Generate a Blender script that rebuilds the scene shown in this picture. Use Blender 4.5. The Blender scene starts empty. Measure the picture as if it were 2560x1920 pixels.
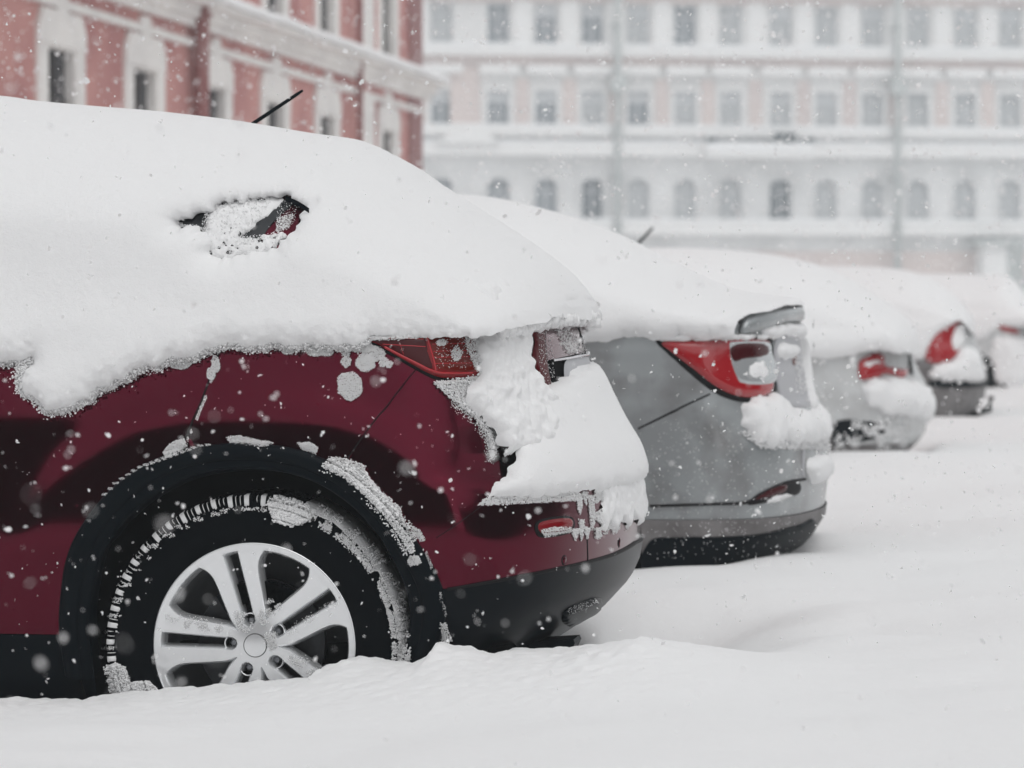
import bpy, math, random
import numpy as np
from mathutils import Vector, Matrix
from mathutils.bvhtree import BVHTree
from mathutils.geometry import delaunay_2d_cdt
R = math.radians
rng = np.random.default_rng(7)
random.seed(7)
scene = bpy.context.scene
COL = scene.collection

# ------------------------------------------------------------------ camera
FPX, CX, CY = 8533.0, 1280.0, 960.0
H = 1.19
YAW = math.atan(1320 / FPX)
PITCH = math.atan(220 / FPX)
CAM = np.array([0.0, 0.0, H])
_h = np.array([-math.sin(YAW), math.cos(YAW), 0.0])
RIGHT = np.array([math.cos(YAW), math.sin(YAW), 0.0])
FWD = _h * math.cos(PITCH) + np.array([0, 0, -math.sin(PITCH)])
UPV = np.cross(RIGHT, FWD)

def ray(px, py):
    d = FWD * FPX + RIGHT * (px - CX) + UPV * (CY - py)
    return d / np.linalg.norm(d)

def onY(px, py, Y):
    """world X, Z where the sight line of a photo pixel meets the vertical plane at Y"""
    d = ray(px, py); t = Y / d[1]
    return (d[0] * t, H + d[2] * t)

# ------------------------------------------------------------------ noise
def _hash(i, j, k, seed):
    n = (i * 374761393 + j * 668265263 + k * 2147483647 + seed * 974711) & 0xffffffff
    n = ((n ^ (n >> 13)) * 1274126177) & 0xffffffff
    return ((n ^ (n >> 16)) & 0xffff) / 65535.0

def vnoise(P, scale, seed=0):
    P = np.asarray(P, float) * scale
    i = np.floor(P).astype(np.int64); f = P - i; f = f * f * (3 - 2 * f)
    r = 0
    for a in (0, 1):
        for b in (0, 1):
            for c in (0, 1):
                w = (f[:, 0] if a else 1 - f[:, 0]) * (f[:, 1] if b else 1 - f[:, 1]) * (f[:, 2] if c else 1 - f[:, 2])
                r = r + w * _hash(i[:, 0] + a, i[:, 1] + b, i[:, 2] + c, seed)
    return r * 2 - 1

def fbm(P, scale, oct=3, seed=0):
    r, a = 0, 1.0
    for o in range(oct):
        r = r + a * vnoise(P, scale * 2 ** o, seed + o); a *= .5
    return r

def sstep(a, b, x):
    t = np.clip((np.asarray(x, float) - a) / (b - a), 0, 1)
    return t * t * (3 - 2 * t)

# ------------------------------------------------------------------ 2D helpers
def smooth_poly(pts, sp, closed=False):
    """Catmull-Rom through the points, resampled at spacing sp"""
    P = np.array(pts, float); n = len(P); out = []
    rngk = range(n if closed else n - 1)
    for k in rngk:
        p1, p2 = P[k], P[(k + 1) % n]
        p0 = P[k - 1] if (k > 0 or closed) else p1 * 2 - p2
        p3 = P[(k + 2) % n] if (k + 2 < n or closed) else p2 * 2 - p1
        m = max(1, int(np.linalg.norm(p2 - p1) / sp))
        for t in np.arange(m) / m:
            out.append(.5 * ((2 * p1) + (p2 - p0) * t + (2 * p0 - 5 * p1 + 4 * p2 - p3) * t * t + (3 * p1 - p0 - 3 * p2 + p3) * t ** 3))
    if not closed: out.append(P[-1])
    return np.array(out)

def resample(pts, sp, closed=False):
    P = np.array(pts, float); n = len(P); out = []
    for k in range(n if closed else n - 1):
        p1, p2 = P[k], P[(k + 1) % n]
        m = max(1, int(round(np.linalg.norm(p2 - p1) / sp)))
        for t in np.arange(m) / m: out.append(p1 + (p2 - p1) * t)
    if not closed: out.append(P[-1])
    return np.array(out)

def rough(pts, amp, scale, seed=0, closed=True):
    """jagged outline: push each point along its normal by noise"""
    P = np.array(pts, float)
    if closed: T = np.roll(P, -1, 0) - np.roll(P, 1, 0)
    else:
        T = np.gradient(P, axis=0)
    N = np.stack([-T[:, 1], T[:, 0]], 1); N /= np.linalg.norm(N, axis=1)[:, None] + 1e-9
    Q = np.c_[P, np.zeros(len(P))]
    d = fbm(Q, scale, 4, seed) * amp
    if not closed:
        d[0] = d[-1] = 0
    return P + N * d[:, None]

def in_poly(P, poly):
    P = np.asarray(P); poly = np.asarray(poly)
    x, y = P[:, 0], P[:, 1]; c = np.zeros(len(P), bool)
    n = len(poly); j = n - 1
    for i in range(n):
        xi, yi = poly[i]; xj, yj = poly[j]
        if yi != yj:
            c ^= ((yi > y) != (yj > y)) & (x < (xj - xi) * (y - yi) / (yj - yi) + xi)
        j = i
    return c

def dist_poly(P, poly, closed=True):
    P = np.asarray(P, float); A = np.asarray(poly, float)
    B = np.roll(A, -1, 0)
    if not closed: A, B = A[:-1], B[:-1]
    best = np.full(len(P), 1e9)
    for a, b in zip(A, B):
        ab = b - a; L = ab @ ab + 1e-12
        t = np.clip(((P - a) @ ab) / L, 0, 1)
        d = P - a - t[:, None] * ab
        best = np.minimum(best, np.einsum('ij,ij->i', d, d))
    return np.sqrt(best)

def fill2d(outer, holes=(), sp=.03, extra=None):
    """triangulate a polygon with holes; returns 2D verts, tris"""
    outer = np.asarray(outer, float)
    lo, hi = outer.min(0), outer.max(0)
    gx = np.arange(lo[0] + sp * .5, hi[0], sp); gy = np.arange(lo[1] + sp * .5, hi[1], sp * .87)
    if len(gx) and len(gy):
        G = np.array([(x + (sp * .5 if k % 2 else 0), y) for k, y in enumerate(gy) for x in gx])
    else: G = np.zeros((0, 2))
    if extra is not None and len(extra): G = np.r_[G, extra]
    if len(G):
        m = in_poly(G, outer)
        for h in holes: m &= ~in_poly(G, h)
        G = G[m]
        if len(G):
            m = dist_poly(G, outer) > sp * .12
            for h in holes: m &= dist_poly(G, h) > sp * .12
            G = G[m]
    V, E = [], []
    for lp in [outer] + [np.asarray(h, float) for h in holes]:
        s = len(V); n = len(lp)
        V += [tuple(p) for p in lp]; E += [(s + k, s + (k + 1) % n) for k in range(n)]
    V += [tuple(p) for p in G]
    r = delaunay_2d_cdt([Vector(v) for v in V], E, [], 0, 1e-6)
    v = np.array([(p.x, p.y) for p in r[0]]); f = np.array([t for t in r[2] if len(t) == 3])
    c = v[f].mean(1)
    m = in_poly(c, outer)
    for h in holes: m &= ~in_poly(c, h)
    f = f[m]
    a = v[f]
    ar = (a[:, 1, 0] - a[:, 0, 0]) * (a[:, 2, 1] - a[:, 0, 1]) - (a[:, 1, 1] - a[:, 0, 1]) * (a[:, 2, 0] - a[:, 0, 0])
    f = f[np.abs(ar) > 1e-10]
    return v, f

# ------------------------------------------------------------------ mesh accumulation
class Acc:
    def __init__(s): s.V, s.F, s.n = [], [], 0
    def add(s, v, f):
        v = np.asarray(v, float)
        if len(v) == 0: return
        s.V.append(v); s.F += [tuple(int(i) + s.n for i in q) for q in f]; s.n += len(v)
    def box(s, c, size, rot=None):
        x, y, z = [d / 2 for d in size]
        v = np.array([(a, b, d) for a in (-x, x) for b in (-y, y) for d in (-z, z)])
        if rot is not None: v = v @ np.array(rot).T
        s.add(v + np.array(c), [(0, 1, 3, 2), (4, 6, 7, 5), (0, 4, 5, 1), (2, 3, 7, 6), (0, 2, 6, 4), (1, 5, 7, 3)])
    def hexa(s, p):
        s.add(p, [(0, 1, 3, 2), (4, 6, 7, 5), (0, 4, 5, 1), (2, 3, 7, 6), (0, 2, 6, 4), (1, 5, 7, 3)])
    def tube(s, pts, r, seg=10, cap=True):
        P = [Vector(p) for p in pts]; rr = r if hasattr(r, '__len__') else [r] * len(P)
        V, F = [], []
        up = Vector((0, 0, 1))
        for i, p in enumerate(P):
            t = (P[min(i + 1, len(P) - 1)] - P[max(i - 1, 0)]).normalized()
            a = t.cross(up if abs(t.z) < .9 else Vector((1, 0, 0))).normalized(); b = t.cross(a)
            for k in range(seg):
                w = 2 * math.pi * k / seg
                V.append(p + (a * math.cos(w) + b * math.sin(w)) * rr[i])
        for i in range(len(P) - 1):
            for k in range(seg):
                F.append((i * seg + k, i * seg + (k + 1) % seg, (i + 1) * seg + (k + 1) % seg, (i + 1) * seg + k))
        if cap: F.append(tuple(range(seg))[::-1]); F.append(tuple(range((len(P) - 1) * seg, len(P) * seg)))
        s.add([tuple(v) for v in V], F)
    def lathe(s, prof, seg=64, a0=0, a1=2 * math.pi):
        """profile (r, y) turned round the Y axis"""
        full = abs(a1 - a0 - 2 * math.pi) < 1e-6
        m = seg if full else seg + 1
        V = [(r * math.cos(a0 + (a1 - a0) * k / seg), y, r * math.sin(a0 + (a1 - a0) * k / seg)) for k in range(m) for r, y in prof]
        n = len(prof)
        F = [(k * n + i, k * n + i + 1, ((k + 1) % m) * n + i + 1, ((k + 1) % m) * n + i) for k in range(seg) for i in range(n - 1)]
        s.add(V, F)
    def build(s, name, mat, parent=None, smooth=True, loc=None, sharp=None):
        me = bpy.data.meshes.new(name)
        V = np.concatenate(s.V) if s.V else np.zeros((0, 3))
        if len(s.F) and all(len(f) == 3 for f in s.F):
            F = np.array(s.F, np.int32)
            me.vertices.add(len(V)); me.vertices.foreach_set('co', V.astype(np.float32).ravel())
            me.loops.add(F.size); me.loops.foreach_set('vertex_index', F.ravel())
            me.polygons.add(len(F)); me.polygons.foreach_set('loop_start', np.arange(0, F.size, 3, dtype=np.int32))
            me.polygons.foreach_set('loop_total', np.full(len(F), 3, np.int32))
            me.update(calc_edges=True)
        else:
            me.from_pydata([tuple(v) for v in V], [], s.F); me.update()
        me.validate()
        if smooth: me.polygons.foreach_set('use_smooth', [True] * len(me.polygons))
        if smooth and sharp: me.set_sharp_from_angle(angle=R(sharp))
        for m in (mat if isinstance(mat, (list, tuple)) else [mat]): me.materials.append(m)
        o = bpy.data.objects.new(name, me); COL.objects.link(o)
        if parent is not None: o.parent = parent
        if loc is not None: o.location = loc
        return o

def empty(name, label=None, cat=None, group=None, parent=None, loc=(0, 0, 0)):
    o = bpy.data.objects.new(name, None); o.empty_display_size = .1; COL.objects.link(o); o.location = loc
    if label: o['label'] = label
    if cat: o['category'] = cat
    if group: o['group'] = group
    if parent is not None: o.parent = parent
    return o

# icosahedron grains
_p = (1 + 5 ** .5) / 2
ICO_V = np.array([(-1, _p, 0), (1, _p, 0), (-1, -_p, 0), (1, -_p, 0), (0, -1, _p), (0, 1, _p), (0, -1, -_p), (0, 1, -_p), (_p, 0, -1), (_p, 0, 1), (-_p, 0, -1), (-_p, 0, 1)]) / math.sqrt(1 + _p * _p)
ICO_F = np.array([(0, 11, 5), (0, 5, 1), (0, 1, 7), (0, 7, 10), (0, 10, 11), (1, 5, 9), (5, 11, 4), (11, 10, 2), (10, 7, 6), (7, 1, 8), (3, 9, 4), (3, 4, 2), (3, 2, 6), (3, 6, 8), (3, 8, 9), (4, 9, 5), (2, 4, 11), (6, 2, 10), (8, 6, 7), (9, 8, 1)])

def grains(acc, C, r):
    """lumpy crystals of radius r at the points C"""
    C = np.asarray(C, float)
    if len(C) == 0: return
    n = len(C); r = np.broadcast_to(np.asarray(r, float), (n,))
    sc = rng.uniform(.5, 1.45, (n, 12, 1)) * r[:, None, None]
    q = rng.normal(size=(n, 3, 3)); q, _ = np.linalg.qr(q)
    V = np.einsum('nij,kj->nki', q, ICO_V) * sc + C[:, None, :]
    F = (ICO_F[None] + (np.arange(n) * 12)[:, None, None]).reshape(-1, 3)
    acc.add(V.reshape(-1, 3), F.tolist())

def plates(acc, C, r):
    """thin crumpled six-sided snowflake clumps"""
    n = len(C); a = np.arange(6) / 6 * 2 * math.pi
    ring = np.stack([np.cos(a), np.sin(a), 0 * a], 1)[None] * rng.uniform(.65, 1.25, (n, 6, 1)); ring[:, :, 2] = rng.uniform(-.35, .35, (n, 6))
    V = np.concatenate([np.zeros((n, 1, 3)), ring], 1) * np.asarray(r)[:, None, None]
    q, _ = np.linalg.qr(rng.normal(size=(n, 3, 3)))
    V = np.einsum('nij,nkj->nki', q, V) + C[:, None, :]
    F = (np.array([(0, k + 1, (k + 1) % 6 + 1) for k in range(6)])[None] + (np.arange(n) * 7)[:, None, None]).reshape(-1, 3)
    acc.add(V.reshape(-1, 3), F.tolist())

# ------------------------------------------------------------------ materials
def mat(name, col, rough=.5, metal=0, coat=0, coat_r=.03, spec=.5, bump=None, vary=None, trans=0, emit=None):
    m = bpy.data.materials.new(name); m.use_nodes = True
    nt = m.node_tree; b = nt.nodes['Principled BSDF']
    b.inputs['Base Color'].default_value = (*col, 1); b.inputs['Roughness'].default_value = rough
    b.inputs['Metallic'].default_value = metal; b.inputs['Coat Weight'].default_value = coat
    b.inputs['Coat Roughness'].default_value = coat_r; b.inputs['Specular IOR Level'].default_value = spec
    b.inputs['Transmission Weight'].default_value = trans
    tc = nt.nodes.new('ShaderNodeTexCoord')
    if vary:       # (scale, second colour, low, high)
        n = nt.nodes.new('ShaderNodeTexNoise'); n.inputs['Scale'].default_value = vary[0]; n.inputs['Detail'].default_value = 6
        r = nt.nodes.new('ShaderNodeMapRange'); r.inputs[1].default_value = vary[2]; r.inputs[2].default_value = vary[3]
        x = nt.nodes.new('ShaderNodeMix'); x.data_type = 'RGBA'
        x.inputs['A'].default_value = (*col, 1); x.inputs['B'].default_value = (*vary[1], 1)
        nt.links.new(tc.outputs['Object'], n.inputs['Vector']); nt.links.new(n.outputs['Fac'], r.inputs[0])
        nt.links.new(r.outputs[0], x.inputs['Factor']); nt.links.new(x.outputs['Result'], b.inputs['Base Color'])
    if bump:       # list of (scale, strength, distance)
        last = None
        for sc_, st, di in bump:
            n = nt.nodes.new('ShaderNodeTexNoise'); n.inputs['Scale'].default_value = sc_; n.inputs['Detail'].default_value = 4
            u = nt.nodes.new('ShaderNodeBump'); u.inputs['Strength'].default_value = st; u.inputs['Distance'].default_value = di
            nt.links.new(tc.outputs['Object'], n.inputs['Vector']); nt.links.new(n.outputs['Fac'], u.inputs['Height'])
            if last: nt.links.new(last.outputs[0], u.inputs['Normal'])
            last = u
        nt.links.new(last.outputs[0], b.inputs['Normal'])
    return m

SNOW = (.86, .86, .862)
M = dict(
    snow=mat('snow', SNOW, .85, spec=.25, bump=[(45, .25, .01), (260, .35, .003)]),
    grain=mat('snow_crumbs', (.84, .85, .87), .7, spec=.3),
    ground=mat('ground_snow', SNOW, .88, spec=.2, bump=[(14, .25, .02), (160, .3, .003)]),
    flake=mat('flake', (.9, .9, .9), .8, spec=.2),
    maroon=mat('maroon_paint', (.094, .0062, .0185), .15, metal=1, coat=.12, coat_r=.02, bump=[(2.5, .04, .01)]),
    maroon_dark=mat('seam', (.004, .003, .004), .6, spec=.2),
    black=mat('black_plastic', (.0012, .0035, .0060), .45, spec=.06, bump=[(500, .15, .0005)]),
    clad=mat('glossy_black_plastic', (.0012, .0032, .0055), .32, spec=.10),
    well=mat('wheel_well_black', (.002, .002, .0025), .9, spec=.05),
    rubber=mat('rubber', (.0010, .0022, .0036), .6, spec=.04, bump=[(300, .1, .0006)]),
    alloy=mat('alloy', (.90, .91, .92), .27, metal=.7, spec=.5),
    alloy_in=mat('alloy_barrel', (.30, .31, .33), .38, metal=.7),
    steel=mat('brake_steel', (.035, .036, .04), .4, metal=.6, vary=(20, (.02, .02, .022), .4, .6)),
    chrome=mat('chrome', (.62, .60, .62), .12, metal=1),
    glass=mat('car_glass', (.006, .009, .012), .08, spec=.6, coat=.3),
    red2=mat('bright_red_lens', (.36, .006, .012), .15, coat=.5),
    red=mat('red_lens', (.20, .001, .005), .12, coat=.15, spec=.25, coat_r=.02),
    red_gate=mat('deep_red_lens', (.085, .002, .005), .35, spec=.08),
    red_dark=mat('red_lens_inner', (.05, .001, .003), .2, spec=.2, coat=.1),
    red_line=mat('red_lens_rib', (.42, .008, .016), .25, coat=.3),
    amber=mat('amber_lens', (.13, .008, .004), .18, spec=.2, coat=.1),
    clearlens=mat('clear_lens', (.45, .47, .48), .15, metal=.3, coat=1),
    silver=mat('silver_paint', (.33, .35, .357), .38, metal=.45, coat=.5, coat_r=.05, vary=(5, (.17, .165, .165), .45, .7)),
    grime=mat('grimy_silver', (.21, .20, .20), .55, metal=.2, vary=(9, (.13, .12, .12), .4, .65)),
    whitecar=mat('white_paint', (.58, .59, .59), .5, coat=.3, vary=(6, (.42, .42, .42), .45, .7)),
    greycar=mat('grey_paint', (.52, .53, .53), .45, coat=.3, vary=(6, (.38, .38, .38), .45, .7)),
    plate=mat('plate', (.42, .42, .44), .4),
    pink=mat('pink_stucco', (.56, .29, .265), .9, spec=.1, vary=(.9, (.44, .21, .20), .42, .62), bump=[(6, .2, .01)]),
    stucco=mat('white_stucco', (.84, .82, .79), .9, spec=.1, vary=(1.2, (.74, .72, .70), .4, .65)),
    pipe_red=mat('painted_pipe', (.26, .10, .095), .6),
    wglass=mat('window_glass', (.018, .022, .028), .2, spec=.12),
    wframe=mat('window_frame', (.05, .045, .045), .6),
    fwall=mat('pale_render', (.74, .73, .72), .9, spec=.1, vary=(.25, (.66, .65, .64), .4, .65)),  # this facade's colours and glass are whitened in place of thicker haze
    fpier=mat('white_pier', (.80, .79, .78), .9, spec=.1),
    fpink=mat('rose_render', (.66, .57, .54), .9, spec=.1, vary=(.3, (.60, .52, .50), .4, .65)),
    fbase=mat('stone_base', (.74, .735, .73), .9, spec=.1, vary=(.6, (.62, .615, .61), .4, .65)),
    fglass=mat('far_window_glass', (.22, .24, .26), .25, spec=.5),
    fglass3=mat('dark_far_glass', (.10, .115, .13), .25, spec=.4),
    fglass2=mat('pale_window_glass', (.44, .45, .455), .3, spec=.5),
    fblind=mat('window_blind', (.58, .59, .60), .7),
    fpipe=mat('grey_drainpipe', (.46, .48, .47), .6),
    rail=mat('iron_railing', (.04, .05, .055), .6),
    bark=mat('bark', (.035, .026, .022), .9, spec=.1, bump=[(30, .5, .01)]),
    dark_fac=mat('brown_facade', (.055, .036, .034), .9, spec=.1, vary=(.5, (.04, .028, .026), .4, .6)),
)

# ------------------------------------------------------------------ car shell
class Shell:
    """lower body of a car. s runs forward->back along the near side (s<0), round the rear (0..L), forward on the far side.
    X grows to the rear; the near side faces -Y."""
    def __init__(c, Y0, W, XR, Lc, inset, off, L=2.3, q=3.0, mirrorX=None):
        c.Y0, c.W, c.XR, c.Lc, c.inset, c.off, c.L, c.q, c.mx = Y0, W, XR, Lc, inset, off, L, q, mirrorX
        c.Yc = Y0 + W / 2
    def S(c, s, z):
        s = np.asarray(s, float); z = np.asarray(z, float) + 0 * s
        a = np.clip(s / c.L, 0, 1) * math.pi
        over = np.where(s < 0, s, np.where(s > c.L, c.L - s, 0))
        sn = np.clip(np.sin(a), 1e-9, 1); t = np.cos(a)
        u = c.Lc * (1 - sn ** (2 / c.q)) - over
        ins = np.interp(z, c.inset[0], c.inset[1]) * sn ** .5
        X = c.XR - u - ins
        hw = c.W / 2 - c.off(X, z)
        Y = c.Yc - hw * t
        if c.mx is not None: X = 2 * c.mx - X
        return np.stack([X, Y, z], -1)
    def N(c, s, z):
        e = 2e-3
        a = c.S(s + e, z) - c.S(s - e, z); b = c.S(s, np.asarray(z) + e) - c.S(s, np.asarray(z) - e)
        n = np.cross(a, b); n /= np.linalg.norm(n, axis=-1)[..., None] + 1e-12
        return -n if c.mx is not None else n
    def make_bvh(c, z0=.2, z1=1.2, s0=-2.5):
        ss = np.r_[np.linspace(s0, -.001, 60), np.linspace(0, c.L, 120)]; zz = np.linspace(z0, z1, 70)
        SS, ZZ = np.meshgrid(ss, zz); P = c.S(SS.ravel(), ZZ.ravel())
        n = len(ss); F = []
        for j in range(len(zz) - 1):
            for i in range(n - 1):
                a = j * n + i; F += [(a, a + 1, a + n + 1), (a, a + n + 1, a + n)]
        c.bv = BVHTree.FromPolygons([Vector(p) for p in P], F); c.bF, c.bP, c.bs, c.bz = F, P, SS.ravel(), ZZ.ravel()
    def sz(c, px, py):
        """surface coordinates under a photo pixel"""
        for k in range(60):
            d = ray(px - k * 3, py)
            h = c.bv.ray_cast(Vector(CAM), Vector(d))
            if h[0] is not None: break
        f = c.bF[h[2]]; A, B, C_ = c.bP[f[0]], c.bP[f[1]], c.bP[f[2]]; p = np.array(h[0])
        v0, v1, v2 = B - A, C_ - A, p - A
        d00, d01, d11, d20, d21 = v0 @ v0, v0 @ v1, v1 @ v1, v2 @ v0, v2 @ v1
        den = d00 * d11 - d01 * d01 + 1e-18
        v = (d11 * d20 - d01 * d21) / den; w = (d00 * d21 - d01 * d20) / den
        s = c.bs[f[0]] * (1 - v - w) + c.bs[f[1]] * v + c.bs[f[2]] * w
        z = c.bz[f[0]] * (1 - v - w) + c.bz[f[1]] * v + c.bz[f[2]] * w
        return (s, z)
    def szs(c, pts): return np.array([c.sz(*p) for p in pts])
    def patch(c, acc, loop, holes=(), sp=.03, lift=0.0, T=0.0, lam=.02, namp=0.0, nsc=30, seed=0, back=None, extra=None, dloop=None):
        """a sheet over the surface: lift off it, swelling to T away from its edge"""
        v, f = fill2d(loop, holes, sp, extra)
        P = c.S(v[:, 0], v[:, 1]); N = c.N(v[:, 0], v[:, 1])
        if T:
            d = dist_poly(v, loop)
            if dloop is not None:
                dd = dist_poly(v, dloop) * np.where(in_poly(v, dloop), 1, -1); d = np.clip(np.maximum(dd, 0) * .8 + np.minimum(d, .02), 0, 9)
            for h in holes: d = np.minimum(d, dist_poly(v, h))
            k = np.clip(d / lam, 0, 1); sw = np.sqrt(np.clip(1 - (1 - k) ** 2, 0, 1))
            h_ = lift + T * sw
            if namp: h_ = h_ + namp * fbm(P, nsc, 3, seed) * np.minimum(1, d / (lam * .4))
        else: h_ = lift
        P = P + N * (h_[:, None] if hasattr(h_, '__len__') else h_)
        acc.add(P, f.tolist())
        return P
    def ribbon(c, acc, line, w, lift=.001, closed=False):
        """thin raised strip with a flat top along a line of surface coordinates"""
        L = np.array(line); T = np.gradient(L, axis=0); n = np.stack([-T[:, 1], T[:, 0]], 1); n /= np.linalg.norm(n, axis=1)[:, None] + 1e-9
        rows = []
        for o, l in ((-w / 2, -.002), (-w / 2 * .8, lift), (w / 2 * .8, lift), (w / 2, -.002)):
            q = L + n * o; rows.append(c.S(q[:, 0], q[:, 1]) + c.N(q[:, 0], q[:, 1]) * l)
        m = len(L); V = np.concatenate(rows)
        acc.add(V, [(k * m + i, k * m + i + 1, (k + 1) * m + i + 1, (k + 1) * m + i) for k in range(3) for i in range(m - 1)])

def inflate(acc, top, bottom, Yc, hwf, D=.33, n=2.4, holes=(), sp=.04, Tfun=None, namp=0, nsc=4, seed=0, far_holes=False, sink=0, fringe=None):
    """body or snow mass from its side outline: top runs rear -> front, bottom front -> rear"""
    loop = np.r_[top, bottom[1:-1]]
    extra = []
    T = np.gradient(top, axis=0); Nn = np.stack([T[:, 1], -T[:, 0]], 1); Nn /= np.linalg.norm(Nn, axis=1)[:, None] + 1e-9
    if in_poly(np.array([top[len(top) // 2] + Nn[len(top) // 2] * .05]), loop)[0] == False: Nn = -Nn
    for d in (.0015, .005, .011, .02, .034, .055, .08, .11):
        q = top + Nn * d; dd = dist_poly(q, top, False); extra.append(q[dd > d * .93])
    extra = np.concatenate(extra)
    sides = [(-1, holes)] + [(1, holes if far_holes else ())]
    for sg, hl in sides:
        ex2 = extra
        if fringe is not None and sg < 0:
            q = np.concatenate([fringe + rng.normal(size=fringe.shape) * .002 + np.array([0, h_]) for h_ in np.arange(.004, .075, .0065)] + [h + (h.mean(0) - h) * -k for h in hl for k in (.05, .1, .16, .22, .3)])
            ex2 = np.r_[extra, q]
        v, f = fill2d(loop, hl, sp, ex2)
        dt = dist_poly(v, top, False)
        DD = D(v[:, 1]) if callable(D) else D
        g = (1 - (1 - np.clip(dt / DD, 0, 1)) ** n) ** (1 / n)
        g[dt < 1e-5] = 0
        hw = hwf(v[:, 0], v[:, 1])
        if Tfun is not None:
            db = dist_poly(v, bottom, False)
            for h in hl: db = np.minimum(db, dist_poly(v, h))
            hw = hw + Tfun(v[:, 0], v[:, 1], db)
        P = np.stack([v[:, 0], Yc + sg * hw * g, v[:, 1]], 1)
        if namp:
            nn = fbm(P, nsc, 3, seed) * namp
            if fringe is not None and sg < 0: P[:, 1] -= .0035 * fbm(P, 70, 3, 3) * sstep(.10, .0, dist_poly(v, fringe, False))
            P[:, 1] += sg * nn * np.clip(g * 1.0, 0, 1) * np.clip(hw * 0 + 1, 0, 1)
        if sg > 0: f = f[:, ::-1]
        acc.add(P, f.tolist())

def merge(o, d=.0004):
    import bmesh
    bm = bmesh.new(); bm.from_mesh(o.data); bmesh.ops.remove_doubles(bm, verts=bm.verts, dist=d)
    bm.normal_update(); bm.to_mesh(o.data); bm.free()

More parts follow.
